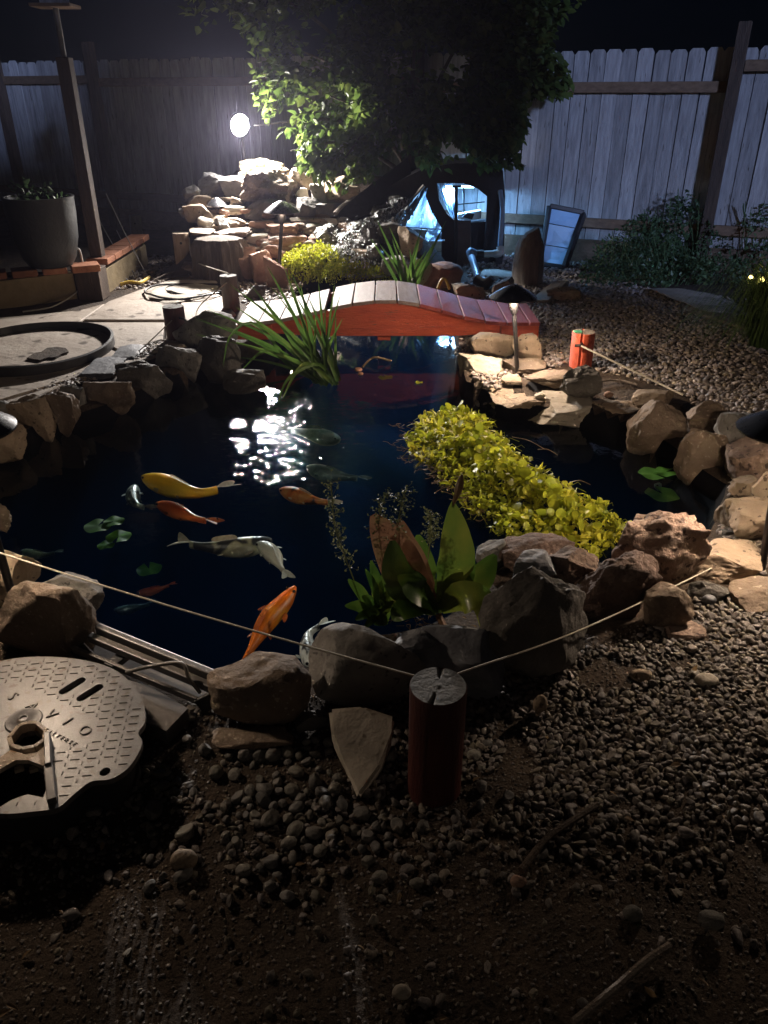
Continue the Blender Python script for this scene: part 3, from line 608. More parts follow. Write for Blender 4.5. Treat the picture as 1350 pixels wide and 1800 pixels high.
def hoop():
    c = on_z(60, 618, .03); ra = 130 * depth(c) / FPX; cy = (on_z(60, 575, .03).y + on_z(60, 661, .03).y) / 2; ry = (on_z(60, 575, .03).y - on_z(60, 661, .03).y) / 2
    V = []; F = []; n = 72
    for rr, z in ((1, .02), (1.0, .075), (.965, .08), (.955, .02)):
        for k in range(n):
            a = 2 * math.pi * k / n; V.append((c.x + ra * rr * math.cos(a), cy + ry * rr * math.sin(a), z + .004 * math.sin(3 * a)))
    for i in range(3):
        for k in range(n): F.append((i * n + k, i * n + (k + 1) % n, (i + 1) * n + (k + 1) % n, (i + 1) * n + k))
    root = empty('round_edging', (c.x, cy, .02), 'large round black edging ring lying on the pale patio', 'edging ring')
    MB().add(V, F).build('rim', MT['plastic'], root, smooth=True)
    V = [(c.x + ra * .955 * math.cos(2 * math.pi * k / 48), cy + ry * .955 * math.sin(2 * math.pi * k / 48), .032) for k in range(48)]
    mb = MB().add(V, [tuple(range(48))]); mb.build('concrete_disc', MT['flag'], root)
hoop()
thing_slab([on_z(x, y, .045) for x, y in ((46, 629), (60, 620), (72, 618), (82, 611), (100, 609), (116, 611), (121, 618), (108, 622), (98, 628), (84, 628), (70, 633))], (0, 0, 1), .009, 'soil', 'mud_patch', 'flat dark mud patch inside the round edging ring', 'mud patch', .003)

# ------------------------------------------------------------------ round wooden posts
def post(x0, x1, ytop, ybot, side, top, label, lean=0, hole=False, split=False, group='round wooden posts round the pond'):
    b = on_z((x0 + x1) / 2, ybot, 0); r = (x1 - x0) / 2 * depth(b + Vector((0, 0, .15))) / FPX; b = b + Vector((0, r, 0))
    t = on_y((x0 + x1) / 2, ytop, b.y); H = t.z if ytop < 1000 else t.z
    root = empty('wooden_post', (b.x, b.y, 0), label, 'post', group)
    n = 40; V = []; F = []
    for i, z in enumerate((-.05, H * .3, H * .7, H - .004, H)):
        for k in range(n):
            a = 2 * math.pi * k / n; rr = r * (1 - (.03 if i == 4 else 0)) * (1 + .015 * math.sin(3 * a + 1))
            if split and k == 28 and i > 0: rr *= .82
            V.append((b.x + rr * math.cos(a) + lean * z, b.y + rr * math.sin(a), z))
    for i in range(4):
        for k in range(n): F.append((i * n + k, i * n + (k + 1) % n, (i + 1) * n + (k + 1) % n, (i + 1) * n + k))
    MB().add(V, F).build('shaft', MT[side], root, smooth=True)
    V = [(b.x + lean * H, b.y, H + .001)]; rings = 6
    for j in range(1, rings + 1):
        for k in range(n):
            a = 2 * math.pi * k / n; rr = r * .97 * j / rings; z = H - .0005 * (j % 2) + (0 if not (k in (9, 28) and j > 2) else -.006)
            V.append((b.x + rr * math.cos(a) + lean * H, b.y + rr * math.sin(a), z))
    F = [(0, 1 + k, 1 + (k + 1) % n) for k in range(n)]
    for j in range(rings - 1):
        for k in range(n): F.append((1 + j * n + k, 1 + (j + 1) * n + k, 1 + (j + 1) * n + (k + 1) % n, 1 + j * n + (k + 1) % n))
    MB().add(V, F).build('cut_end', MT[top], root, smooth=False)
    if hole:
        MB().tube([(b.x + r * .2 + lean * H, b.y - r * 1.01, H * .78), (b.x + r * .2 + lean * H, b.y - r * .8, H * .78)], r * .16, 12).build('drilled_hole', MT['tarp'], root)
    return root, Vector((b.x + lean * H, b.y, H)), r
def rubble():
    q = [rock(x, y, x + w, y + h, random.choice(('tan', 'tan', 'red', 'brown', 'pale', 'grey')), 'small angular stone packed among the waterfall rocks', base='m', sub=3, boxy=random.choice((.5, .9)), cuts=9, group='small angular stones packed in the waterfall')
         for x, y, w, h in [(random.uniform(330, 620), random.uniform(345, 440), random.uniform(18, 44), random.uniform(9, 20)) for _ in range(64)]]
rubble()
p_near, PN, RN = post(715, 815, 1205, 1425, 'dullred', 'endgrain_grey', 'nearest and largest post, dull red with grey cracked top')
p_red, PR, RR_ = post(1004, 1044, 583, 652, 'redpaint', 'endgrain', 'bright red post with pale top standing in the gravel', split=True, lean=-.02)
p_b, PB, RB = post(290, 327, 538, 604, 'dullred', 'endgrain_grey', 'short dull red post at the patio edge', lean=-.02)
p_c, PC, RC = post(390, 420, 484, 548, 'greywood', 'endgrain_grey', 'dark grey post at the left foot of the bridge', lean=-.02)
p_d, PD, RD = post(308, 336, 409, 484, 'palewood', 'endgrain', 'pale post with a drilled hole left of the fluted stump', hole=True)
p_e, PE, RE = post(232, 252, 378, 440, 'greywood', 'endgrain_grey', 'farthest post standing in the dark before the fence', hole=True)
g = MB().box(PR + Vector((-RR_ * .55, -RR_ * .1, .003)), (RR_ * .7, RR_ * .5, .008), bev=.002).build('green_blot', MT['green_paint'], p_red)
MB().tube([PR + Vector((-RR_ * .3, -RR_ * .95, -.055)), PR + Vector((-RR_ * .5, -RR_ * 1.3, -.06)), PR + Vector((-RR_ * .9, -RR_ * 1.1, -.065))], .009, 8).build('screw_hook', MT['cable'], p_red, smooth=True)
MB().tube([PB + Vector((RB * .7, -RB * .7, -.07)), PB + Vector((RB * 1.2, -RB * 1.0, -.07)), PB + Vector((RB * 1.25, -RB * .8, -.085))], .009, 8).build('screw_hook', MT['cable'], p_b, smooth=True)

# ------------------------------------------------------------------ cords
def cord(pts, r, m, name, label, cat='cord', n=40, sag=0, ns=6):
    P = catmull(pts, n)
    if sag:
        for i, p in enumerate(P): u = i / (n - 1); p.z -= sag * 4 * u * (1 - u)
    o = MB().tube(P, r, ns).build(name, MT[m], smooth=True); tag(o, label, cat); return o
a = on_y(-60, 952, 1.9)
cord([a, PN + Vector((-RN * .5, RN * .6, -.012))], .0026, 'rope', 'cord', 'white cord stretched over the pond from left edge to the near post', sag=.012)
cord([PN + Vector((RN * .5, RN * .7, -.012)), on_y(1060, 1090, 1.85), on_y(1400, 925, 2.7)], .0026, 'rope', 'cord', 'white cord running from the near post to the right edge', sag=0)
cord([PR + Vector((-RR_ * .5, -RR_ * 1.3, -.06)), on_z(1150, 670, .03), on_z(1200, 694, .02)], .006, 'rope', 'cord', 'white cord from the bright red post down to the gravel')
cord([PB + Vector((0, -RB, -.08)), on_z(240, 620, .03), on_z(200, 634, .025)], .004, 'rope', 'cord', 'thin cord from the dull red post onto the patio')
cord([PC + Vector((0, -RC * 1.1, -.04)), PC + Vector((-.18, -.3, -.17)), on_z(345, 572, .03)], .005, 'rope', 'cord', 'cord slanting from the dark grey post to the patio')
cord([PD + Vector((RD * 1.1, -.02, -.04)), PD + Vector((.16, -.25, -.2)), PC + Vector((0, RC * .5, .005))], .005, 'rope', 'cord', 'cord slung between the pale drilled post and the dark grey post', n=20)

# ------------------------------------------------------------------ red arched bridge
def bridge():
    YF, YB = 5.22, 5.84; xl, xr = -1.00, 1.06
    root = empty('arched_bridge', ((xl + xr) / 2, (YF + YB) / 2, 0), 'small red arched plank bridge over the far end of the pond', 'bridge')
    def zt(x):
        u = (x - .03) / (.80 if x > .03 else .98)
        return .135 + .15 * (.5 + .5 * math.cos(math.pi * max(-1, min(1, u))))
    # side boards: arched top, straight bottom
    for y, m in ((YF + .03, 'redpaint'), (YB - .06, 'redpaint')):
        xs = np.linspace(-.78, .80, 33); V = []
        for yy in (y, y + .035):
            for x in xs: V.append((x, yy, zt(x) - .022))
            for x in xs: V.append((x, yy, .035 + .012 * max(0, (abs(x) - .5)) * 6 if y < YF + .1 else zt(x) - .08))
        n = 33; F = []
        for i in range(n - 1):
            F += [(i, i + 1, n + i + 1, n + i), (2 * n + i, 3 * n + i, 3 * n + i + 1, 2 * n + i + 1), (i, 2 * n + i, 2 * n + i + 1, i + 1), (n + i, n + i + 1, 3 * n + i + 1, 3 * n + i)]
        F += [(0, n, 3 * n, 2 * n), (n - 1, 3 * n - 1, 4 * n - 1, 2 * n - 1)]
        MB().add(V, F).build('side_board', MT[m], root)
    for sx in (-1, 1):
        cx = -.90 if sx < 0 else .935
        MB().box((cx, YF + .045, .06), (.26, .045, .10), bev=.004).build('end_block', MT['redpaint'], root)
        MB().box((cx, YB - .045, .06), (.26, .045, .10), bev=.004).build('end_block', MT['redpaint'], root)
    MB().box((.0, YF + .1, .012), (.09, .06, .04), bev=.003).build('cross_beam', MT['redpaint'], root)
    MB().box((.0, (YF + YB) / 2, .06), (.09, YB - YF - .1, .05), bev=.003).build('cross_beam', MT['redpaint'], root)
    x = xl; k = 0
    edges = []
    while x < xr - .02:
        w = .142 if k != 2 else .15; edges.append((x, min(x + w, xr))); x += w + .008
        if k == 2: x += .0
        if k == 3: x += .035      # the missing strip
        k += 1
    for i, (a, b) in enumerate(edges):
        za, zb = zt(a), zt(b); c = Vector(((a + b) / 2, (YF + YB) / 2 - .01, (za + zb) / 2 - .008)); L = math.hypot(b - a, zb - za)
        mb = MB().box(c + Vector((0, random.uniform(-.006, .006), random.uniform(-.002, .003))), (L, YB - YF + random.uniform(0, .012), .024), (0, -math.atan2(zb - za, b - a), random.uniform(-.006, .006)), bev=.003)
        pl = mb.build('plank', MT['paleplank' if c.x < .28 else 'plank'], root)  # left planks get the paler of the two plank colours
        nb = MB()
        for yy in (YF + .045, YB - .05):
            for xx in (-.035, .035): nb.lathe([(.004, 0), (.004, .0015)], (c.x + xx, yy, c.z + .0125 + xx * (zb - za) / (b - a)), 8)
        nb.build('nail_heads', MT['stake'], pl)['kind'] = 'stuff'
bridge()
# yellow plastic hook on the bridge edge
q = on_y(778, 507, 5.75)
cord([q + Vector((-.035, 0, 0)), q + Vector((-.01, 0, .06)), q + Vector((.02, 0, .062)), q + Vector((.05, -.03, .0))], .011, 'yellow', 'handle', 'small yellow plastic hoop at the back edge of the bridge', 'hoop', n=14, ns=8)

# ------------------------------------------------------------------ path lamps
def warm_light(loc, parent, e, col=(1, .77, .57)):
    l = bpy.data.lights.new('bulb_light', 'POINT'); l.energy = e; l.color = col; l.shadow_soft_size = .025
    o = bpy.data.objects.new('bulb_light', l); COL.objects.link(o); o.parent = parent; o.location = loc
def path_lamp(base, capc, r, label, e, capmat='cap', ch=.075, sr=.013, up=-.012):
    """base: foot on the ground, capc: centre of the cap rim"""
    root = empty('path_lamp', base, label, 'garden lamp', 'mushroom path lamps round the pond')
    off = capc - base; ax = off.normalized()
    MB().tube([base + Vector((0, 0, -.05)), base + off * .5, capc - ax * .02], sr, 12).build('stake', MT['stake'], root, smooth=True)
    MB().tube([capc - ax * .09, capc - ax * .05, capc + ax * .01], [sr * 1.3, sr * 2.1, sr * 2.4], 16).build('bulb_holder', MT['stake'], root, smooth=True)
    mb = MB(); prof = [(r, 0), (r * 1.005, .006), (r * .72, ch * .45), (r * .4, ch * .8), (r * .14, ch), (.0005, ch * 1.05)]
    mb.lathe(prof, tuple(capc), 40, cap=False)
    inn = [(r * .985, .001), (r * .7, ch * .40), (r * .38, ch * .74), (.0005, ch * .95)]
    mb2 = MB().lathe(inn, tuple(capc), 40, cap=False)
    cap = mb.build('cap', MT[capmat], root, smooth=True); mb2.build('cap_lining', MT['pvc'], root, smooth=True)
    if e:
        MB().lathe([(.0005, -.012), (.014, -.006), (.017, .004), (.012, .014), (.0005, .018)], tuple(capc + Vector((0, 0, -.0))), 12, cap=False).build('bulb', emis_warm, root, smooth=True)
        warm_light(off + Vector((0, -.035, up)), root, e)
    return root
emis_warm = emis('warm_bulb', (1, .72, .42), 12)
b = on_z(911, 660, 0); path_lamp(b, on_y(902, 524, b.y), .137, 'dark capped lamp on a thin stake by the right end of the bridge', PATH_W * 1.3)
b = on_z(1341, 1004, 0); path_lamp(b, on_y(1374, 758, b.y + .02), .14, 'dark capped lamp at the right edge above the rocks', PATH_W * .72, up=.034)
b = on_y(-58, 758, 1.98); b.z = 0; path_lamp(b, on_y(-62, 758, b.y), .135, 'lamp cap poking in at the left edge', PATH_W * .5, up=.03)
b = on_m(489, 492); b.z = 0.02; path_lamp(b, on_y(496, 373, b.y), .158, 'silvery capped lamp in front of the reddish slabs', PATH_W * .25, 'capmetal', .09, .016)
b = on_z(386, 470, 0); path_lamp(b, on_y(381, 362, b.y), .10, 'small round capped lamp by the stump', 0, 'capmetal', .075, .013)

# ------------------------------------------------------------------ flood lamp
def flood():
    P = on_y(421, 219, 8.3); root = empty('flood_lamp', (P.x, P.y, .0), 'blazing white flood lamp on a pole behind the waterfall', 'flood lamp')
    aim = (Vector((.55, 4.0, -.5)) - P).normalized(); up = Vector((0, 0, 1)); x = aim.cross(up).normalized(); y = x.cross(aim); Mx = Matrix((x, y, -aim)).transposed()
    def ring(rx, ry, off, n=32): return [P + Mx @ Vector((rx * math.cos(2 * math.pi * k / n), ry * math.sin(2 * math.pi * k / n), 0)) + aim * off for k in range(n)]
    V = ring(.09, .107, .02) + ring(.09, .107, -.02) + ring(.06, .07, -.11); n = 32
    F = [(k, (k + 1) % n, n + (k + 1) % n, n + k) for k in range(n)] + [(n + k, n + (k + 1) % n, 2 * n + (k + 1) % n, 2 * n + k) for k in range(n)] + [tuple(range(2 * n, 3 * n))]
    MB().add(V, F).build('housing', MT['plastic'], root, smooth=True)
    MB().add(ring(.084, .101, .012), [tuple(range(n))]).build('lens', emis('flood_lens', (1, .95, .97), 560), root)
    MB().tube([(P.x, P.y + .1, 0), (P.x, P.y + .1, P.z - .02)], .018, 10).build('pole', MT['stake'], root, smooth=True)
    l = bpy.data.lights.new('flood_light', 'SPOT'); l.energy = FLOOD_W; l.color = (1, .93, .86); l.spot_size = R(134); l.spot_blend = .75; l.shadow_soft_size = .10
    o = bpy.data.objects.new('flood_light', l); COL.objects.link(o); o.parent = root; o.location = P + aim * .12 - Vector((P.x, P.y, 0)); o.rotation_euler = (-aim).to_track_quat('Z', 'Y').to_euler()
    return P
FL = flood()

# ------------------------------------------------------------------ plank fence
def fence_pt(px):
    d = ray(px, 300); k = d.x / d.y; # X = k*Y ; Y = 8.4-.44*(X-1.45)
    Y = (8.4 + .44 * 1.45) / (1 + .44 * k); return Vector((k * Y, Y, 0))
FD = Vector((1, -.44, 0)).normalized(); FN = Vector((-.44, -1, 0)).normalized()
def fence():
    a = fence_pt(-260); b = fence_pt(1500); L = (b - a).length; ang = math.atan2(FD.y, FD.x)
    root = empty('plank_fence', a, 'long weathered plank fence with dog eared boards behind the yard', 'fence')
    def board_mesh(H, w=.136, t=.017, c=.03):
        o = [(-w / 2, .06), (w / 2, .06), (w / 2, H - c), (w / 2 - c * .8, H), (-w / 2 + c * .8, H), (-w / 2, H - c)]
        V = [(x, -t / 2, z) for x, z in o] + [(x, t / 2, z) for x, z in o]; n = 6
        return mesh_of('board', V, [tuple(range(n)), tuple(range(n, 2 * n))[::-1]] + [(i, i + n, (i + 1) % n + n, (i + 1) % n) for i in range(n)], MT['board'], False)
    meshes = [board_mesh(1.86 + d) for d in (-.008, 0, .007)]
    n = int(L / .1435)
    for i in range(n):
        o = link('board', random.choice(meshes), root); p = FD * (i * .1435 + .07) + Vector((0, 0, random.uniform(-.006, .006)))
        p += Vector((-FN.x, -FN.y, 0)) * random.uniform(0, .006); o.location = p; o.rotation_euler = (random.uniform(-.006, .006), random.uniform(-.005, .005), ang + random.uniform(-.01, .01))
    posts = [fence_pt(x) for x in (-120, 38, 196, 735, 1262, 1480)]
    for p in posts:
        q = p + FN * .07; MB().box((q.x, q.y, 1.0), (.105, .105, 2.08), (0, 0, ang), bev=.004).build('fence_post', MT['darkwood'], root)
    for i in range(len(posts) - 1):
        for z in ((1.56, .38) if i < 4 else (1.72, .38)):
            if i < 4 and z > 1: z = (1.66, 1.66, 1.63, 1.56)[i]
            MB().bar(posts[i] + FN * .035 + FD * .056 + Vector((0, 0, z)), posts[i + 1] + FN * .035 - FD * .056 + Vector((0, 0, z)), .038, .088, .003).build('rail', MT['rail'], root)
        MB().bar(posts[i] + FN * .03 + FD * .056 + Vector((0, 0, .11)), posts[i + 1] + FN * .03 - FD * .056 + Vector((0, 0, .11)), .03, .22, .003).build('kickboard', MT['rail'], root)
fence()

# ------------------------------------------------------------------ leaf builders
def frames(dirs, ups):
    d = dirs / np.linalg.norm(dirs, axis=1, keepdims=True); s = np.cross(d, ups); s /= np.linalg.norm(s, axis=1, keepdims=True) + 1e-9; u = np.cross(s, d); return d, s, u
def leaf_batch(P, dirs, ups, L, W, shape='ovate'):
    """arrays of leaves -> V (n,k,3), faces, tone"""
    d, s, u = frames(dirs, ups); L = np.asarray(L)[:, None]; W = np.asarray(W)[:, None]
    if shape == 'ovate':
        prm = [(0, 0, 0), (.28, -.5, .10), (.65, -.38, .08), (1, 0, -.08), (.65, .38, .08), (.28, .5, .10), (.45, 0, 0)]
        fc = [(0, 6, 1), (1, 6, 2), (2, 6, 3), (3, 6, 4), (4, 6, 5), (5, 6, 0)]
    elif shape == 'quad':
        prm = [(0, 0, 0), (.45, -.5, .1), (1, 0, -.05), (.45, .5, .1)]; fc = [(0, 1, 2, 3)]
    elif shape == 'round':
        prm = [(0.12, 0, -.04)] + [(.5 + .5 * math.cos(a), .5 * math.sin(a), .06 * math.cos(2 * a)) for a in np.linspace(math.pi * .93, -math.pi * .93, 9)]
        fc = [(0, i, i + 1) for i in range(1, 9)]
    elif shape == 'blade':
        prm = [(0, -.5, 0), (0, .5, 0), (.35, -.45, .06), (.35, .45, .06), (.7, -.28, .06), (.7, .28, .06), (1, 0, -.12)]
        fc = [(0, 1, 3, 2), (2, 3, 5, 4), (4, 5, 6)]
    k = len(prm); V = np.stack([P + d * L * a + s * W * b + u * L * c for a, b, c in prm], 1)
    n = len(P); base = (np.arange(n) * k)
    F = [tuple(int(b0) + q for q in f) for b0 in base for f in fc]
    return V.reshape(-1, 3), F, k, len(fc)
def leaf_stuff(name, P, dirs, ups, L, W, m, parent=None, shape='ovate', label=None, kind='stuff', origin=None):
    V, F, k, nf = leaf_batch(P, dirs, ups, L, W, shape)
    o0 = np.array(wloc(parent)) if parent is not None else (np.array(origin) if origin is not None else np.zeros(3))
    me = mesh_of(name, V - o0, F, m); t = me.attributes.new('tone', 'FLOAT', 'POINT'); t.data.foreach_set('value', np.repeat(rng.normal(0, .13, len(P)), k).astype(np.float32))
    o = link(name, me, parent, (0, 0, 0) if parent is not None else tuple(o0))
    if kind: o['kind'] = kind
    if label: o['label'] = label
    return o
def leaf_part(name, p, d, u, L, W, m, parent, shape='ovate'):
    V, F, k, nf = leaf_batch(np.array([[0, 0, 0.]]), np.array([d]), np.array([u]), [L], [W], shape)
    me = mesh_of(name, V, F, m); return link(name, me, parent, Vector(p) - wloc(parent))
def blade(spine, w, name, m, parent, nrm=None, fold=.15, prof=None, segs=14, across=4, wave=0):
    """one curved leaf: spine points, half-width w, width profile"""
    S = catmull(spine, segs); V = []; F = []
    prof = prof or (lambda u: min(1, .75 + u * 2) * max(0.02, 1 - max(0, u - .35) / .65) ** .8)
    nrm = Vector(nrm) if nrm is not None else None; ph = random.uniform(0, 9)
    for i, p in enumerate(S):
        t = (S[min(i + 1, segs - 1)] - S[max(i - 1, 0)]).normalized()
        n = nrm if nrm is not None else Vector((0, -1, .3)); s = t.cross(n); s = s.normalized() if s.length > 1e-5 else Vector((1, 0, 0)); n2 = s.cross(t)
        u = i / (segs - 1); ww = w * prof(u)
        for j in range(across + 1):
            q = (j / across - .5) * 2; V.append(p + s * ww * q + n2 * (abs(q) * ww * fold + wave * ww * math.sin(u * 14 + ph) * abs(q) * (1 if q > 0 else -1)))
    for i in range(segs - 1):
        for j in range(across): a = i * (across + 1) + j; F.append((a, a + 1, a + across + 2, a + across + 1))
    o0 = wloc(parent); return link(name, mesh_of(name, [v - o0 for v in V], F, m), parent)

# ------------------------------------------------------------------ tree
def in_ellip(n, c, r, r_in=.0):
    d = rng.normal(size=(n, 3)); d /= np.linalg.norm(d, axis=1, keepdims=True); u = rng.uniform(r_in ** 3, 1, n) ** (1 / 3)
    return np.array(c) + d * u[:, None] * np.array(r)
def tree():
    bx = Vector((.30, 8.32, .3)); root = empty('small_tree', bx, 'broad leaved bushy tree overhanging the waterfall in front of the fence', 'tree')
    limbs = []
    tips = [(-1.20, 7.95, 1.25), (-.85, 7.75, 1.05), (-.5, 7.7, 1.5), (-.9, 8.1, 1.9), (-.2, 7.8, 2.1), (.3, 8.0, 2.5), (.9, 7.9, 2.2), (1.35, 7.95, 1.8), (1.6, 7.9, 1.75), (.5, 7.6, 1.6), (-.35, 7.6, 1.0), (1.0, 7.9, 1.35), (-1.2, 8.0, 2.4)]
    tr = MB().tube(catmull([bx + Vector((0, 0, -.2)), (.28, 8.3, .8), (.2, 8.25, 1.15), (.25, 8.2, 1.6)], 14), list(np.linspace(.07, .045, 14)), 12); tr.build('trunk', MT['bark'], root, smooth=True)
    for i, t in enumerate(tips):
        s0 = Vector((.24, 8.24, random.uniform(.75, 1.4))); t = Vector(t); mid = (s0 + t) / 2 + Vector((0, 0, random.uniform(.0, .2)))
        c = catmull([s0, mid, t], 12); MB().tube(c, list(np.linspace(.026, .005, 12)), 7).build('limb', MT['bark'], root, smooth=True); limbs.append(c)
    # leaf clusters on twigs along the limbs and through the crown
    C = []
    for c in limbs:
        for p in c[4:]:
            for _ in range(3): C.append(np.array(p) + rng.normal(0, .10, 3))
    C = np.array(C)
    lumps = [((.35, 8.0, 1.75), (1.15, .42, .62)), ((-.65, 7.9, 1.5), (.62, .38, .38)), ((.0, 7.95, 2.45), (1.35, .5, .5)), ((1.15, 7.9, 1.85), (.72, .36, .42)), ((-.45, 7.75, 1.05), (.38, .26, .28)), ((-1.0, 8.0, 2.4), (.7, .4, .5)), ((1.0, 7.85, 1.3), (.75, .3, .3)), ((1.45, 7.9, 1.5), (.4, .25, .3)), ((.85, 7.75, 1.12), (.7, .22, .2)), ((1.3, 7.8, 1.25), (.4, .2, .25))]
    K = [C]
    for c, r in lumps: K.append(in_ellip(int(420 * r[0] * (r[2] + .3)), c, r, .35))
    K = np.vstack(K)
    P = np.repeat(K, 13, 0) + rng.normal(0, .075, (len(K) * 13, 3))
    # drop leaves in gaps
    keep = np.array([mnoise.noise(Vector(p) * 2.6) + .6 * mnoise.noise(Vector(p) * 6) > (-.10 if p[0] > -.1 else .04) for p in P]); P = P[keep]
    # keep the mound, the head of the stream and the lamp clear of leaves
    keep = (P[:, 2] > .80 + .12 * np.sin(P[:, 0] * 6)) & ~((P[:, 0] < -1.15) & (P[:, 2] < 1.9)) & (np.hypot(P[:, 0] - FL.x, P[:, 2] - FL.z) > .3); keep &= ~((P[:, 0] > .1) & (P[:, 2] < .90)); keep &= ~((P[:,0] < -.75) & (P[:,2] < 1.12 + (-.75-P[:,0])*.55)); keep &= ~((P[:,0]>1.75)&(P[:,2]<1.5)); keep &= ~((P[:, 0] > 1.25) & (P[:, 2] < 1.5)); keep &= P[:, 0] < 1.55 + .12 * np.sin(P[:, 2] * 9); P = P[keep]
    n = len(P); out = P - np.array([.3, 8.3, 1.5]); D = out / np.linalg.norm(out, axis=1, keepdims=True) * .7 + rng.normal(0, .6, (n, 3)) + np.array([0, -.15, -.45]); U = rng.normal(0, .45, (n, 3)) + np.array([0, -.35, 1])
    L = rng.uniform(.05, .105, n); Wd = L * rng.uniform(.6, .85, n)
    # the 300 largest-showing leaves: nearest to the lamp-lit lower left front
    score = -(np.hypot(P[:, 0] + .85, (P[:, 2] - 1.15) * 1.2)) - (P[:, 1] - 7.6) * 1.0 + L * 4; idx = np.argsort(-score)[:300]
    rest = np.ones(n, bool); rest[idx] = False
    leaf_stuff('crown', P[rest], D[rest], U[rest], L[rest], Wd[rest], LM['tree'], root)
    for i in idx: leaf_part('leaf', P[i], D[i], U[i], L[i] * 1.15, Wd[i] * 1.15, LM['tree'], root)
tree()

# ------------------------------------------------------------------ moss mound / low plants
def mound_plant():
    c = on_z(565, 505, .0); c2 = on_m(560, 500); root = empty('sedum_mound', (c.x, c.y + .2, 0), 'bright yellow green sedum mound behind the left half of the bridge', 'plant')
    P = []; 
    for cx, cy, rx, ry, h in ((555, 500, .40, .26, .30), (520, 500, .25, .2, .2), (610, 500, .36, .2, .16), (650, 502, .2, .12, .1)):
        b = on_z(cx, cy, 0); n = int(5200 * rx * ry / .1 * .6); a = rng.uniform(0, 2 * math.pi, n); u = np.sqrt(rng.uniform(0, 1, n)); hh = h * np.sqrt(np.clip(1 - u ** 2, 0, 1))
        q = np.stack([b.x + rx * u * np.cos(a), b.y + .18 + ry * u * np.sin(a), hh * rng.uniform(.75, 1.06, n)], 1); q[:, 2] += .03 * np.sin(q[:, 0] * 30) * np.sin(q[:, 1] * 27); P.append(q)
    P = np.vstack(P); n = len(P); D = rng.normal(0, .8, (n, 3)) + np.array([0, -.2, .9]); U = rng.normal(0, 1, (n, 3)); L = rng.uniform(.016, .034, n)
    leaf_stuff('foliage', P, D, U, L, L * .45, LM['moss'], root, 'ovate')
mound_plant()

def iris(basep, tips, name, label, m, cat='plant', w=.012):
    b = on_z(*basep[:2], basep[2]); root = empty('iris_clump', b, label, cat)
    for t in tips:
        dx = random.uniform(-.09, .09); s = b + Vector((dx, random.uniform(-.05, .06), -.04))
        if len(t) == 3: e = on_y(t[0], t[1], b.y + t[2]); mid = s * .45 + e * .55 + Vector((0, 0, (e - s).length * .06)); sp = [s, s * .7 + mid * .3 + Vector((0, 0, .02)), mid, e]
        else: sp = [s] + [on_y(x, y, b.y + o) for x, y, o in t[3:]]
        blade(sp, w * random.uniform(.75, 1.2), 'leaf', m, root, nrm=(random.uniform(-.5, .5), -1, .2), fold=.25, prof=lambda u: min(1, .8 + u) * max(.02, 1 - max(0, u - .5) / .5) ** .7)
    return root
T = [(365, 545, .0), (345, 560, .05), (438, 498, .1), (430, 520, -.1), (450, 512, .1), (470, 468, .0), (478, 505, .2), (498, 465, .0), (508, 500, -.1), (512, 480, .1), (528, 500, .1), (520, 520, 0), (541, 520, .1),
     (560, 498, .0), (556, 530, -.1), (572, 540, .1), (588, 500, .0), (598, 520, .1), (602, 560, .0), (590, 548, -.1), (404, 500, .2), (415, 540, 0), (390, 572, .1), (400, 600, -.1), (440, 560, .15), (462, 540, -.15), (482, 560, 0), (535, 560, -.1), (395, 625, .1), (345, 588, .1),
     (0, 0, 0, 0) + ((520, 645, 0), (450, 570, -.1), (405, 590, -.25), (392, 645, -.35)), (0, 0, 0, 0) + ((545, 640, -.1), (520, 655, -.3), (497, 700, -.55)), (0, 0, 0, 0) + ((520, 650, 0), (470, 615, -.1), (420, 655, -.2)), (0, 0, 0, 0) + ((560, 640, -.1), (520, 655, -.3), (500, 676, -.5), (490, 706, -.6))]
T2 = []
for t in T:
    if t[:4] == (0, 0, 0, 0): T2.append((0, 0, 0) + tuple(t[4:]))
    else: T2.append(t)
iris((572, 662, WZ), T2, 'a', 'tall iris clump rising from the water before the bridge', LM['iris'])
iris((722, 512, .0), [(662, 385, .1), (668, 430, .1), (684, 398, .0), (690, 420, .05), (743, 395, .1), (738, 420, 0), (784, 388, .1), (779, 400, .05), (762, 428, -.05), (720, 438, 0), (712, 462, .0), (700, 470, .05), (750, 440, .1), (770, 440, 0), (652, 420, .1)], 'b', 'iris clump with spread blades behind the middle of the bridge', LM['iris'], w=.016)

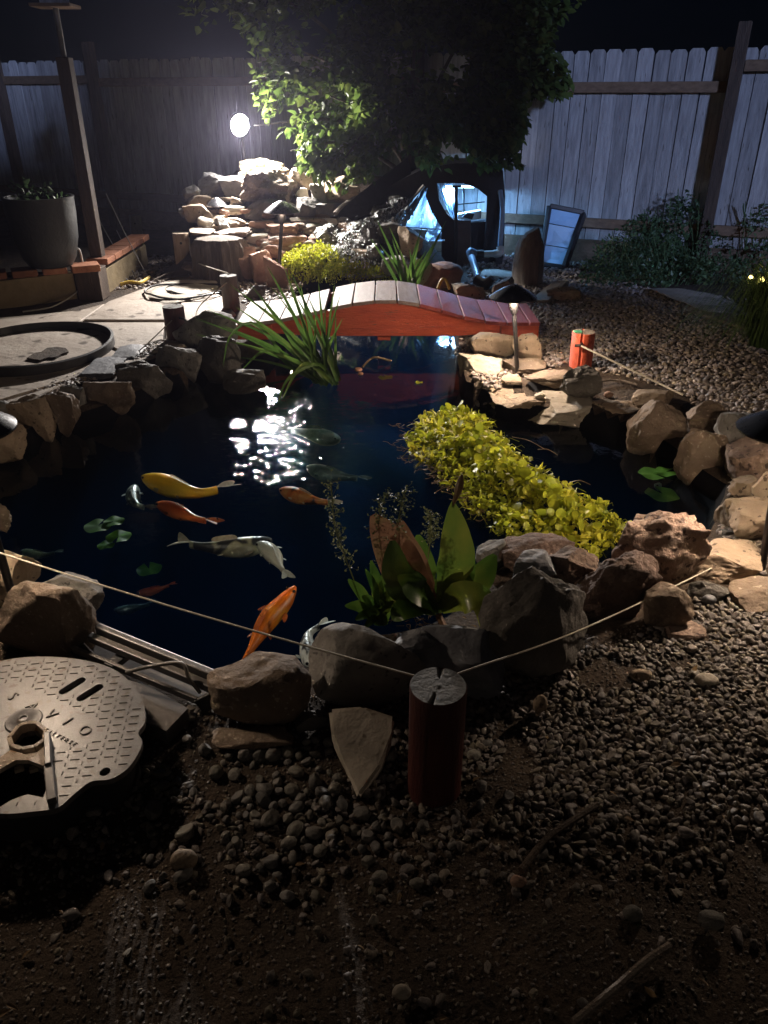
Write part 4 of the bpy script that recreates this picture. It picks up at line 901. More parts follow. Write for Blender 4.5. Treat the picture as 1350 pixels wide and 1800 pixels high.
# ------------------------------------------------------------------ floating pennywort
def penny():
    PX = [(712, 752), (745, 716), (800, 706), (850, 716), (900, 768), (955, 812), (1015, 845), (1060, 868), (1112, 905), (1102, 935), (1060, 968), (985, 978), (925, 955), (868, 925), (850, 900), (800, 852), (762, 812), (722, 790)]
    poly = np.array([tuple(on_z(x, y, -.04))[:2] for x, y in PX]); c = poly.mean(0)
    root = empty('pennywort_raft', (c[0], c[1], WZ), 'long floating raft of yellow green pennywort on the pond', 'water plant')
    lo, hi = poly.min(0), poly.max(0); P = []
    X = rng.uniform(lo[0], hi[0], 20000); Y = rng.uniform(lo[1], hi[1], 20000); k = inside(poly, X, Y); X, Y = X[k], Y[k]; d = pdist(poly, X, Y)
    n = min(len(X), 6500); X, Y, d = X[:n], Y[:n], d[:n]
    eg = np.array([mnoise.noise(Vector((x * 9, y * 9, 5))) for x, y in zip(X, Y)]); kk = d > .05 * (eg + .3) ; X, Y, d = X[kk], Y[kk], d[kk]; n = len(X)
    lump = np.array([mnoise.noise(Vector((x * 7, y * 7, 0))) + .3 for x, y in zip(X, Y)])
    Z = WZ + .01 + np.clip(d / .24, 0, 1) * (.045 + .09 * lump) * rng.uniform(.2, 1.15, n)
    P = np.stack([X, Y, Z], 1); D = rng.normal(0, .5, (n, 3)) + np.array([0, .9, .15]); a = rng.uniform(0, 2 * math.pi, n); D[:, 0] += np.cos(a) * .8; D[:, 1] += np.sin(a) * .8 - .6
    U = rng.normal(0, .85, (n, 3)) + np.array([.1, -.35, 1]); size = (.010 + .027 * rng.uniform(0, 1, n) ** 2) * (1 + .35 * (Z - WZ) / .1)
    score = (Z - WZ) * 12 + size * 22 - Y * .12; idx = np.argsort(-score)[:300]; rest = np.ones(n, bool); rest[idx] = False
    half = rest & (rng.uniform(0, 1, n) < .45)
    leaf_stuff('foliage', P[rest & ~half], D[rest & ~half], U[rest & ~half], size[rest & ~half], size[rest & ~half] * .9, LM['penny'], root, 'round')
    leaf_stuff('narrow_foliage', P[half], D[half] + rng.normal(0, .5, (half.sum(), 3)), U[half], size[half] * 1.5, size[half] * .5, LM['penny'], root, 'ovate')
    for i in idx: leaf_part('leaf', P[i] + np.array([0, 0, .008]), D[i], U[i], size[i] * 1.1, size[i] * 1.1, LM['penny'], root, 'round')
    mb = MB()      # stems
    for i in rng.choice(n, 900, replace=False):
        p = Vector(P[i]); q = p + Vector((random.uniform(-.07, .07), random.uniform(-.07, .07), -.02)); q.z = WZ + .005; mb.tube([q, (p + q) / 2 + Vector((random.uniform(-.02, .02), 0, .02)), p], .0016, 3, cap=False)
    o = mb.build('stems', LM['moss'], root, smooth=True); o['kind'] = 'stuff'
    mb = MB()      # pale roots and runners straggling from the left edge
    for x, y in [(random.uniform(705, 860), 0) for _ in range(150)]:
        t = (x - 705) / 155; y = 760 + t * 130 + random.uniform(-32, 22); p = on_z(x - 4, y, WZ + .012); q = [p]
        for s in range(5): q.append(q[-1] + Vector((random.uniform(-.035, .02), random.uniform(-.03, .02), random.uniform(-.008, .01))))
        for v in q: v.z = max(v.z, WZ + .004)
        mb.tube(catmull(q, 10), .0014, 3, cap=False)
    o = mb.build('roots', LM['dry'], root, smooth=True); o['kind'] = 'stuff'
    mb = MB()
    for s in ((1000, 848, 1038, 852), (980, 800, 945, 790), (1012, 880, 985, 850), (905, 806, 940, 832), (900, 768, 958, 790)):
        a, b = on_z(s[0], s[1], WZ + .02), on_z(s[2], s[3], WZ + .03); mb.tube(catmull([a, (a + b) / 2 + Vector((0, 0, .015)), b], 8), .0018, 4)
    mb.build('runner', LM['dry'], root, smooth=True)
penny()

# ------------------------------------------------------------------ broad leaved plant by the near rim
def broad():
    b = on_z(760, 1085, -.02); root = empty('broad_leaf_plant', b, 'broad leaved marginal plant with yellowing leaves at the near rim', 'plant')
    y = b.y
    heart = lambda u: (.25 + 2.2 * u) if u < .3 else max(.02, math.cos((u - .3) / .7 * math.pi / 2) ** .7 * .91)
    oval = lambda u: max(.03, math.sin(math.pi * min(1, u * .92 + .06)) ** .7)
    L = [([(775, 1060, 0), (800, 990, -.02), (800, 940, .0), (795, 880, .03)], .068, 'canna', heart, (.25, -1, .15)),
         ([(760, 1070, 0), (720, 1020, -.02), (690, 960, .0), (655, 905, .02)], .070, 'brownleaf', oval, (-.1, -1, .3)),
         ([(765, 1060, 0), (735, 1000, .05), (712, 955, .08), (702, 912, .1)], .042, 'brownleaf', oval, (.5, -1, .2)),
         ([(762, 1075, 0), (725, 1040, -.04), (700, 1010, -.03), (690, 950, -.02)], .06, 'canna', oval, (-.2, -1, .5)),
         ([(770, 1065, 0), (745, 1020, .12), (740, 985, .16), (735, 940, .2)], .05, 'canna', oval, (0, -1, .2)),
         ([(770, 1070, 0), (800, 1035, -.02), (840, 1020, .0), (870, 975, .06)], .056, 'canna', oval, (-.3, -.8, .8)),
         ([(768, 1070, 0), (790, 1020, .0), (815, 1010, .02), (832, 978, .02)], .045, 'canna', oval, (-.6, -1, .4)),
         ([(772, 1072, 0), (740, 1045, -.06), (720, 1020, -.05), (700, 1010, -.03)], .045, 'canna', oval, (.1, -.6, 1)),
         ([(775, 1072, -.01), (812, 1050, -.06), (850, 1062, -.1), (855, 1128, -.16)], .058, 'canna', heart, (.1, -1, .7)),
         ([(765, 1075, 0), (735, 1065, -.05), (705, 1075, -.09), (690, 1090, -.1)], .04, 'canna', oval, (0, -.5, 1))]
    for sp, w, m, pf, nn in L: blade([on_y(x, yy, y + o) for x, yy, o in sp], w, 'leaf', LM[m], root, nrm=nn, fold=.12, prof=pf, segs=18, across=8, wave=.06)
    MB().tube([on_y(770, 1080, y - .02), on_y(790, 1120, y - .08)], .011, 8).build('stem', LM['brownleaf'], root, smooth=True)
    MB().tube(catmull([on_y(795, 890, y + .03), on_y(806, 860, y + .03), on_y(812, 834, y + .04)], 8), [.004, .006, .009, .012, .013, .012, .008, .003], 7).build('dead_flower_stalk', LM['dry'], root, smooth=True)
    # rosette of small oval leaves on the left
    b2 = on_z(672, 1098, -.03); r2 = empty('oval_leaf_plant', b2, 'low rosette of oval glossy leaves at the water edge left of the broad leaves', 'plant')
    for tx, ty, o, w in ((612, 1018, 0, .019), (606, 1065, -.03, .019), (622, 1058, .03, .017), (652, 985, .02, .018), (642, 1000, -.02, .014), (660, 1022, 0, .021), (636, 1048, -.05, .018), (625, 1090, -.1, .02), (650, 1075, -.08, .017), (672, 1010, .03, .02), (690, 1030, 0, .02), (668, 1060, -.06, .016), (640, 1105, -.1, .014), (685, 1075, -.08, .015), (700, 1050, .02, .018), (655, 1045, .04, .018)):
        e = on_y(tx, ty, b2.y + o); s = b2 + Vector((random.uniform(-.02, .02), 0, 0)); mid = (s + e) / 2 + Vector((0, 0, .03))
        blade([s, mid, e], w, 'leaf', LM['canna'], r2, nrm=(random.uniform(-.4, .4), -.7, .8), fold=.1, prof=oval, across=6)
    tm = MB()
    for _ in range(90):
        p = on_y(random.uniform(670, 765), random.uniform(1030, 1100), y + random.uniform(-.05, .1)); tm.tube([p, p + Vector((random.uniform(-.03, .03), random.uniform(-.03, .03), random.uniform(-.04, .03)))], .0012, 3, cap=False)
    o = tm.build('stems', LM['dry'], root, smooth=True); o['kind'] = 'stuff'
    # seeding flower spikes
    for k, (pts, lab) in enumerate((([(648, 1090), (615, 1000), (590, 930), (582, 852)], 'leaning seed spike farthest left over the water'), ([(690, 1090), (672, 990), (665, 920), (678, 868)], 'seed spike before the browned leaf'), ([(700, 1080), (700, 980), (700, 920), (712, 862)], 'seed spike with round head beside the browned leaf'), ([(745, 1040), (755, 960), (758, 930), (756, 902)], 'short seed spike behind the upright broad leaf'))):
        y0 = y + (.02 if k < 3 else .12); P = catmull([on_y(a, c, y0) for a, c in pts], 24); rt = empty('seed_spike', P[0], 'thin branching ' + lab, 'flower spike')
        MB().tube(P, .0022, 5).build('stem', LM['seed'], rt, smooth=True)
        q = []; mb = MB()
        for i in range(8, 24):
            for _ in range(7):
                a = P[i]; e = a + Vector((random.gauss(0, .014), random.gauss(0, .014), random.gauss(.006, .010))); mb.tube([a, e], .0007, 3, cap=False); q.append(e)
        q = np.array([tuple(v) for v in q]); nq = len(q) * 2; q = np.repeat(q, 2, 0) + rng.normal(0, .003, (nq, 3))
        mb.build('twigs', LM['seed'], rt)['kind'] = 'stuff'
        leaf_stuff('seeds', q, rng.normal(0, 1, (nq, 3)), rng.normal(0, 1, (nq, 3)), rng.uniform(.006, .011, nq), rng.uniform(.005, .008, nq), LM['seed'], rt, 'ovate')
broad()

# ------------------------------------------------------------------ weeds by the fence, grass clump with fairy lights
def weeds():
    lab = [(1122, 470, .42, .26, .62, 'leafy green weed bush at the fence beside the leaning lid'), (1120, 490, .5, .3, .42, 'low tangled weeds in front of the fence boards'), (1190, 455, .4, .25, .75, 'climbing weeds around the foot of the fence post'), (1240, 500, .45, .25, .35, 'dull weeds at the fence corner behind the flat grey slab'), (1330, 460, .35, .25, .7, 'vine leaves on the fence at the right edge')]
    for cx, cy, rx, ry, h, l in lab:
        b = on_z(cx, min(cy + 25, 505), 0); root = empty('weed_bush', b, l, 'weeds')
        n = int(2600 * rx * (h + .2) / .35); u = rng.uniform(0, 1, n) ** .7; a = rng.uniform(0, 2 * math.pi, n)
        P = np.stack([b.x + rx * u * np.cos(a), b.y + ry * u * np.sin(a) + .1, h * rng.uniform(0, 1, n) ** .8 * (1 - u * .55)], 1); cl = np.array([mnoise.noise(Vector(p) * 5) for p in P]); P = P[cl > -.15]; n = len(P)
        L = rng.uniform(.018, .05, n); leaf_stuff('foliage', P, rng.normal(0, .7, (n, 3)) + np.array([0, -.2, .2]), rng.normal(0, .5, (n, 3)) + np.array([0, -.3, 1]), L, L * .55, LM['weed'], root)
        mb = MB()
        for _ in range(16):
            s = Vector((b.x + random.uniform(-rx, rx) * .6, b.y + .1, 0)); e = s + Vector((random.uniform(-.15, .15), random.uniform(-.08, .08), h * random.uniform(.5, 1))); mb.tube(catmull([s, (s + e) / 2 + Vector((.03, 0, 0)), e], 7), .004, 5)
        mb.build('stems', LM['weed'], root, smooth=True)['kind'] = 'stuff'
weeds()
def grass_clump():
    b = on_z(1345, 612, 0); root = empty('grass_clump', b, 'arching ornamental grass clump strung with fairy lights at the right edge', 'grass')
    n = 1300; S = []; F = []; 
    for i in range(n):
        a = random.uniform(0, 2 * math.pi); ln = random.uniform(.35, .75); lean = random.uniform(.25, 1.0); d = Vector((math.cos(a), math.sin(a) * .8, 0))
        s = b + d * random.uniform(0, .1); h = ln * math.sqrt(max(.05, 1 - lean * lean * .75))
        p = [s, s + d * ln * lean * .3 + Vector((0, 0, h * .6)), s + d * ln * lean * .75 + Vector((0, 0, h * .8)), s + d * ln * lean * 1.05 + Vector((0, 0, h * (.8 - .6 * lean)))]
        p = catmull(p, 7); side = Vector((-d.y, d.x, 0)); k = len(S)
        for j, q in enumerate(p): w = .0042 * (1 - (j / 6.2) ** 2); S += [q - side * w, q + side * w]
        F += [(k + 2 * j, k + 2 * j + 1, k + 2 * j + 3, k + 2 * j + 2) for j in range(6)]
    o = MB().add(S, F).build('blades', LM['grass'], root, smooth=True); o['kind'] = 'stuff'
    sroot = empty('fairy_lights', on_z(1330, 560, 0), 'string of small warm yellow fairy lights over the grass clump', 'string lights')
    pts = [on_y(1300, 535, b.y + .1), on_y(1331, 528, b.y + .05), on_y(1345, 505, b.y + .1), on_y(1320, 488, b.y + .15), on_y(1341, 490, b.y + .1), on_y(1362, 486, b.y + .1), on_y(1375, 520, b.y + .1)]
    MB().tube(catmull(pts, 30), .0022, 5).build('wire', MT['cable'], sroot, smooth=True)
    eb = emis('fairy_bulb', (1, .8, .22), 9)
    for (x, yy, s) in ((1320, 487, .013), (1341, 491, .017), (1331, 529, .008), (1362, 486, .013)):
        p = on_y(x, yy, b.y + .1); MB().lathe([(.0005, -s), (s * .7, -s * .6), (s, 0), (s * .7, s * .6), (.0005, s)], tuple(p), 12, cap=False).build('bulb', eb, sroot, smooth=True)
        l = bpy.data.lights.new('fairy_light', 'POINT'); l.energy = .12; l.color = (1, .75, .25); l.shadow_soft_size = s; lo = bpy.data.objects.new('fairy_light', l); COL.objects.link(lo); lo.parent = sroot; lo.location = p - sroot.location + Vector((0, -.03, 0))
grass_clump()

# ------------------------------------------------------------------ lily pads, floating leaves
def pad(cx, cy, rpx, z, a0, root, name='leaf', m='lily', asp=1):
    c = on_z(cx, cy, z); r = rpx * depth(c) / FPX; V = [(c.x, c.y, z)]; n = 22
    for k in range(n):
        a = a0 + R(14) + (2 * math.pi - R(28)) * k / (n - 1); V.append((c.x + r * math.cos(a) * (1 + .04 * math.sin(5 * a)), c.y + r * asp * math.sin(a), z + .004 * math.sin(4 * a)))
    return MB().add(V, [(0, k + 1, k + 2) for k in range(n - 1)]).build(name, LM[m], root, smooth=True)
r = empty('water_lily', on_z(190, 930, WZ - .03), 'cluster of bright green lily pads near the left of the pond', 'water lily')
pad(172, 924, 24, WZ - .012, 1.2, r); pad(200, 916, 18, WZ - .006, 3.9, r); pad(208, 943, 22, WZ - .03, 4.6, r); pad(186, 958, 15, WZ - .05, .6, r)
r = empty('water_lily', on_z(1160, 830, WZ - .03), 'pair of green lily pads in the right arm of the pond', 'water lily')
pad(1148, 832, 25, WZ + .003, 5.5, r); pad(1170, 829, 19, WZ + .007, .3, r)
r = empty('water_lily', on_z(1170, 870, WZ - .1), 'sunken dim lily pad below the pair in the right arm', 'water lily'); pad(1165, 868, 30, WZ - .09, 2, r, m='canna'); 
r = empty('water_lily', on_z(440, 1000, WZ - .2), 'sunken dim lily pad left of the big orange koi', 'water lily'); pad(262, 1000, 22, WZ - .16, 2, r)
o = pad(736, 672, 7, WZ + .006, 1, None, 'fallen_leaf', 'moss'); tag(o, 'small yellow fallen leaf floating before the bridge', 'leaf')
o = pad(677, 663, 13, WZ - .03, 2, None, 'sunken_leaf', 'canna'); tag(o, 'dull teal leaf just under the water before the bridge', 'leaf')
MTfloat = mat('salmon_float', (.42, .2, .13), (.5, .27, .18), scale=8, bump=.1)
for (x, y, s, l) in ((630, 650, 7, 'larger salmon coloured fish pellet floating by the iris'), (634, 657, 5, 'smaller salmon coloured fish pellet floating by the iris')):
    p = on_z(x, y, WZ + .008); rr = s * depth(p) / FPX; o = MB().lathe([(.0005, -rr * .5), (rr * .8, -rr * .3), (rr, 0), (rr * .8, rr * .4), (.0005, rr * .5)], tuple(p), 16, cap=False).build('floating_pellet', MTfloat, smooth=True); tag(o, l, 'pellet')
MT['drystem'] = LM['dry']
cord([on_z(637, 645, WZ), on_y(650, 632, on_z(650, 640, WZ).y), on_y(662, 628, on_z(662, 640, WZ).y), on_z(688, 634, WZ + .01)], .007, 'drystem', 'dry_stem', 'bent dry stem lying on the water before the bridge', 'stem', n=20)

# ------------------------------------------------------------------ koi
def fishmat(name, c1, c2, c3, scale, th=.5):
    m, nt, P, out = nodemat(name); L = nt.links.new; tc = N(nt, 'ShaderNodeTexCoord')
    nz = N(nt, 'ShaderNodeTexNoise', Scale=scale, Detail=2, Distortion=.4); L(tc.outputs['Object'], nz.inputs['Vector'])
    col = ramp(nt, nz.outputs['Fac'], [(th - .04, c1), (th + .02, c2), (th + .14, c3)])
    L(col, P.inputs['Base Color']); P.inputs['Roughness'].default_value = .3; P.inputs['Specular IOR Level'].default_value = .5
    vo = N(nt, 'ShaderNodeTexVoronoi', Scale=120); L(tc.outputs['Object'], vo.inputs['Vector']); b = N(nt, 'ShaderNodeBump', Strength=.35, Distance=.003); L(vo.outputs['Distance'], b.inputs['Height']); L(b.outputs[0], P.inputs['Normal']); return m
eye = mat('fish_eye', (.005, .005, .005), (.01, .01, .01), rough=.15, bump=0)
def koi(pts, label, body, fin, z=-.05, fat=1.0, zs=None, tail=1.0):
    """pts: pixel points nose..tail root..tail tip on a level just under the surface"""
    zz = zs or [WZ + z] * len(pts)
    raw = catmull([on_z(x, y, q) for (x, y), q in zip(pts, zz)], 40)
    ln = sum((raw[i + 1] - raw[i]).length for i in range(39)); root = empty('koi', raw[12], label, 'koi')
    S = []; acc = 0; tgt = [ln * .80 * i / 19 for i in range(20)]; k = 0
    cum = [0]
    for i in range(39): cum.append(cum[-1] + (raw[i + 1] - raw[i]).length)
    def at(s):
        s = max(0, min(cum[-1] - 1e-6, s)); i = max(j for j in range(40) if cum[j] <= s); i = min(i, 38); u = (s - cum[i]) / (cum[i + 1] - cum[i] + 1e-9); return raw[i].lerp(raw[i + 1], u)
    u_ = [0, .04, .12, .25, .4, .55, .7, .85, 1]; hw = np.array([.018, .05, .085, .108, .11, .092, .062, .034, .024]) * fat; hh = np.array([.02, .052, .09, .12, .125, .105, .075, .05, .05]) * fat
    V = []; F = []; n = 16; rings = 26
    def fr(s):
        t = (at(s + .01) - at(s - .01)).normalized(); sd = t.cross(Vector((0, 0, 1))).normalized(); return at(s), t, sd, sd.cross(t)
    for i in range(rings):
        u = i / (rings - 1); p, t, sd, up = fr(u * ln * .8); a = np.interp(u, u_, hw) * ln; b = np.interp(u, u_, hh) * ln
        for k in range(n):
            g = 2 * math.pi * k / n; V.append(p + sd * a * math.cos(g) + up * b * math.sin(g) * (1 if math.sin(g) > 0 else .85) - Vector((0, 0, b * .4)))
    for i in range(rings - 1):
        for k in range(n): F.append((i * n + k, i * n + (k + 1) % n, (i + 1) * n + (k + 1) % n, (i + 1) * n + k))
    F += [tuple(range(n))[::-1], tuple((rings - 1) * n + k for k in range(n))]
    MB().add(V, F).build('body', body, root, smooth=True)
    def finmesh(name, P, th=.0015):
        a = (P[1] - P[0]).cross(P[2] - P[0]).normalized(); q = catmull(P + [P[0]], 16)[:-1]
        MB().slab(q, a, th).build(name, fin, root, smooth=True)
    for s in (-1, 1):
        p, t, sd, up = fr(ln * .20); w = .10 * ln; e = p + sd * s * w * .85 * fat - Vector((0, 0, .03 * ln)); finmesh('pectoral_fin', [e, e + sd * s * ln * .055 + t * ln * .02, e + sd * s * ln * .075 + t * ln * .085, e + t * ln * .03])
        p, t, sd, up = fr(ln * .45); e = p + sd * s * .075 * ln * fat - Vector((0, 0, .05 * ln)); finmesh('pelvic_fin', [e, e + sd * s * ln * .03 + t * ln * .03, e + sd * s * ln * .035 + t * ln * .07, e + t * ln * .025])
        p, t, sd, up = fr(ln * .045); c = p + sd * s * ln * .055 * fat + up * ln * .015; MB().lathe([(.0004, -.006), (.004, -.004), (.006, 0), (.004, .004), (.0004, .006)], tuple(c), 10, cap=False).build('eye', eye, root, smooth=True)
    p0, t, sd, up = fr(ln * .32); p1 = fr(ln * .55)[0]; top = .08 * ln * fat
    finmesh('dorsal_fin', [p0 + Vector((0, 0, top * .9)), p0 + t * ln * .05 + Vector((0, 0, top + .035 * ln)) + sd * .01 * ln, p1 + Vector((0, 0, top + .01 * ln)) + sd * .02 * ln, p1 + Vector((0, 0, top * .6))])
    p, t, sd, up = fr(ln * .79); e = at(ln); w = .085 * ln * tail
    # tail fin seen from above is spread a little sideways
    for s in (-1, 1): finmesh('tail_fin', [p + up * .015 * ln, p.lerp(e, .5) + sd * s * w * .6 + up * .02 * ln, e + sd * s * w + up * .02 * ln * s, p.lerp(e, .65) - sd * s * .01 * ln - up * .01 * ln])
    return root
def finmat(name, c, a):
    m, nt, P, out = nodemat(name); L = nt.links.new; P.inputs['Base Color'].default_value = (*c, 1); P.inputs['Roughness'].default_value = .35; tr = N(nt, 'ShaderNodeBsdfTransparent'); mx = N(nt, 'ShaderNodeMixShader')
    tc = N(nt, 'ShaderNodeTexCoord'); nz = N(nt, 'ShaderNodeTexNoise', Scale=60, Detail=3); L(tc.outputs['Object'], nz.inputs['Vector']); mr = N(nt, 'ShaderNodeMapRange'); L(nz.outputs['Fac'], mr.inputs[0]); mr.inputs[3].default_value = a - .3; mr.inputs[4].default_value = a + .3; L(mr.outputs[0], mx.inputs[0]); L(tr.outputs[0], mx.inputs[1]); L(P.outputs[0], mx.inputs[2]); L(mx.outputs[0], out.inputs[0]); return m
fPale = finmat('pale_fin', (.7, .6, .45), .6); fRed = finmat('red_fin', (.75, .2, .05), .55); fWhite = finmat('white_fin', (.7, .7, .62), .55); fDim = finmat('dim_fin', (.2, .26, .26), .4)
cY = fishmat('koi_yellow', (.85, .45, .02), (.9, .5, .025), (.92, .58, .06), 4); fY = fishmat('koi_yellow_fin', (.6, .45, .22), (.65, .5, .26), (.7, .55, .3), 6)
cR = fishmat('koi_red', (.7, .10, .015), (.75, .13, .02), (.8, .18, .04), 4); cW = fishmat('koi_white', (.5, .5, .42), (.62, .6, .5), (.7, .68, .58), 5)
cO = fishmat('koi_orange', (.8, .18, .012), (.88, .24, .015), (.92, .36, .03), 6); cG = fishmat('koi_grey', (.05, .05, .05), (.5, .47, .3), (.6, .58, .45), 9, .48)
cM = fishmat('koi_mottled', (.06, .03, .02), (.6, .16, .03), (.7, .3, .08), 14, .44); cS = fishmat('koi_silver', (.1, .1, .09), (.38, .4, .33), (.5, .52, .44), 22, .45)
cB = fishmat('koi_bluegrey', (.06, .1, .1), (.12, .17, .17), (.22, .28, .27), 8); cD = fishmat('koi_dim', (.05, .07, .05), (.1, .12, .08), (.15, .17, .12), 9)
cWB = fishmat('koi_white_black', (.03, .03, .03), (.6, .6, .58), (.7, .7, .68), 16, .47)
koi([(250, 837), (290, 846), (330, 860), (362, 863), (418, 848)], 'bright yellow koi with pale tail, uppermost of the left group', cY, fPale, fat=.85, z=-.03)
koi([(275, 884), (305, 892), (340, 908), (362, 914), (388, 918)], 'orange red koi just below the yellow one', cR, fRed, fat=.85)
koi([(238, 853), (233, 866), (236, 880), (248, 889), (274, 893)], 'small curled silvery koi left of the orange red one', cS, fWhite, z=-.07)
koi([(492, 860), (520, 866), (545, 875), (565, 880), (600, 884)], 'dark orange mottled koi beside the leaning seed spike', cM, fPale, z=-.06)
koi([(478, 948), (440, 955), (395, 959), (350, 958), (304, 948)], 'largest black and cream koi in the middle of the pond', cG, fPale, fat=.9, z=-.06, tail=1.3)
koi([(452, 954), (470, 962), (484, 976), (492, 992), (508, 1016)], 'slender cream koi crossing the black and cream one', cW, fWhite, z=-.03)
koi([(519, 1030), (497, 1056), (470, 1085), (440, 1140), (408, 1200)], 'big glowing orange koi nosing up beside the wide brown boulder', cO, fRed, zs=[WZ + .01, WZ - .02, WZ - .035, WZ - .04, WZ - .06], fat=.68)
koi([(549, 1172), (545, 1150), (540, 1125), (548, 1108), (582, 1088)], 'small black and white koi beside the big smooth grey boulder', cWB, fWhite, z=-.05)
koi([(540, 820), (565, 826), (595, 834), (620, 838), (652, 842)], 'faint blue grey koi right of the glittering reflection', cB, fDim, z=-.16)
koi([(1150, 852), (1180, 856), (1210, 858), (1232, 866), (1262, 878)], 'faint grey koi under the lily pads in the right arm', cB, fDim, z=-.12)
koi([(38, 968), (60, 972), (80, 974), (92, 972), (112, 968)], 'dim olive koi near the left edge', cD, cD, z=-.12)
koi([(598, 772), (570, 764), (545, 760), (520, 756), (490, 752)], 'dim blue grey koi under the glittering reflection', cB, fDim, z=-.22)
koi([(240, 1042), (262, 1038), (280, 1034), (292, 1030), (310, 1024)], 'deep dim reddish koi left of the big orange koi', cR, cR, z=-.42)
koi([(200, 1072), (220, 1070), (242, 1066), (258, 1062), (275, 1054)], 'deep dim teal koi above the skimmer box', cB, fDim, z=-.3)

# ------------------------------------------------------------------ skimmer lid and box
def font_mesh(ch, size, ext):
    cu = bpy.data.curves.new('letter', 'FONT'); cu.body = ch; cu.size = size; cu.extrude = ext; cu.align_x = 'CENTER'; cu.align_y = 'CENTER'; cu.resolution_u = 3
    o = bpy.data.objects.new('tmp', cu); dg = bpy.context.evaluated_depsgraph_get(); COL.objects.link(o); dg.update(); me = bpy.data.meshes.new_from_object(o.evaluated_get(dg)); bpy.data.objects.remove(o); bpy.data.curves.remove(cu); return me
def lid():
    Z = .12
    PX = [(-118, 1290), (-100, 1225), (-50, 1182), (10, 1160), (75, 1154), (140, 1159), (195, 1174), (232, 1202), (252, 1236), (255, 1268), (243, 1288), (250, 1303), (244, 1322), (225, 1350), (195, 1369), (160, 1374), (130, 1396), (102, 1419), (62, 1426), (0, 1430), (-60, 1415), (-105, 1360)]
    P = [on_z(x, y, Z) for x, y in PX]; c = on_z(65, 1285, Z); root = empty('access_cover', (c.x, c.y, 0), 'round grey diamond tread cover with raised lettering at the left edge', 'cover')
    PP = [Vector(p) for p in P]; PP.append(PP[0]); sm = catmull(PP, 110)[:-1]; sm = [Vector((p.x, p.y, Z)) for p in sm]
    # slots and recess as real openings: build the plate with holes by bridging through a fill
    def slot(a, b, w):
        a, b = on_z(*a, Z), on_z(*b, Z); d = (b - a).normalized(); s = Vector((-d.y, d.x, 0)); q = []
        for k in range(9): g = -math.pi / 2 + math.pi * k / 8; q.append(b + d * w * math.cos(g) + s * w * math.sin(g))
        for k in range(9): g = math.pi / 2 + math.pi * k / 8; q.append(a + d * w * math.cos(g) + s * w * math.sin(g))
        return q
    holes = [slot((112, 1215), (142, 1196), .0125), slot((143, 1227), (173, 1208), .0125), slot((184, 1357), (185, 1356), .012),
             [on_z(x, y, Z) for x, y in ((24, 1302), (40, 1288), (60, 1284), (74, 1292), (76, 1304), (60, 1312), (40, 1316), (26, 1310))],
             [on_z(x, y, Z) for x, y in ((-30, 1370), (0, 1350), (25, 1338), (50, 1340), (74, 1352), (82, 1385), (76, 1402), (48, 1396), (20, 1406), (-10, 1425), (-30, 1410))]]
    bm = bmesh.new(); edges = []
    for loop in [sm] + holes:
        vs = [bm.verts.new(p - Vector((c.x, c.y, 0))) for p in loop]
        for i in range(len(vs)): edges.append(bm.edges.new((vs[i], vs[(i + 1) % len(vs)])))
    bmesh.ops.triangle_fill(bm, use_beauty=True, use_dissolve=False, edges=edges)
    # remove triangles that fell inside the holes
    def pin(poly, p):
        return bool(inside(np.array([(q.x - c.x, q.y - c.y) for q in poly]), np.array([p.x]), np.array([p.y]))[0])
    kill = [f for f in bm.faces if any(pin(h, f.calc_center_median()) for h in holes)]
    bmesh.ops.delete(bm, geom=kill, context='FACES_ONLY')
    r = bmesh.ops.extrude_face_region(bm, geom=bm.faces[:]); 
    for g in r['geom']:
        if isinstance(g, bmesh.types.BMVert): g.co.z -= .016
    bmesh.ops.recalc_face_normals(bm, faces=bm.faces); me = bpy.data.meshes.new('plate'); bm.to_mesh(me); bm.free(); me.materials.append(MT['lid']); link('plate', me, root)
    # raised rim line
    # rows of raised tread bars (in the plane of the lid)
    mb = MB(); ax = (on_z(230, 1262, Z) - on_z(60, 1275, Z)).normalized(); ay = Vector((-ax.y, ax.x, 0)); lp = np.array([tuple(p)[:2] for p in sm]); hp = [np.array([tuple(q)[:2] for q in h]) for h in holes]
    clear = [np.array([tuple(on_z(x, y, Z))[:2] for x, y in ((-30, 1215), (40, 1195), (110, 1240), (165, 1262), (178, 1292), (150, 1312), (105, 1312), (60, 1300), (30, 1290), (-20, 1260))]), np.array([tuple(on_z(x, y, Z))[:2] for x, y in ((-40, 1285), (80, 1270), (110, 1370), (95, 1430), (-10, 1345))])]
    sx = .0385; sy = .0265
    for i in range(-14, 15):
        for j in range(-14, 15):
            for kind in (0, 1):
                p = c + ax * (i * sx + (sx / 2 if kind else 0)) + ay * (j * sy + (sy / 2 if kind else 0)); X, Y = np.array([p.x]), np.array([p.y])
                if not inside(lp, X, Y)[0] or pdist(lp, X, Y)[0] < .014: continue
                if any(inside(h, X, Y)[0] or pdist(h, X, Y)[0] < .012 for h in hp) or any(inside(h, X, Y)[0] for h in clear): continue
                d = ax if kind == 0 else ay; l = .0105 if kind == 0 else .0055
                mb.bar(p - d * l + Vector((0, 0, .0006)), p + d * l + Vector((0, 0, .0006)), .0026, .0022, .0006)
    mb.build('tread_bars', MT['tread'], root)['kind'] = 'stuff'
    for ch, px, py, s in (('S', 22, 1224, .04), ('A', 56, 1242, .04), ('V', 89, 1256, .042), ('I', 118, 1268, .042), ('O', 149, 1284, .042)):
        me = font_mesh(ch, s, .0015); me.materials.append(MT['tread']); o = link('letter', me, root, on_z(px, py, Z + .0018) - Vector((c.x, c.y, 0))); o.rotation_euler = (0, 0, R(-38)); 
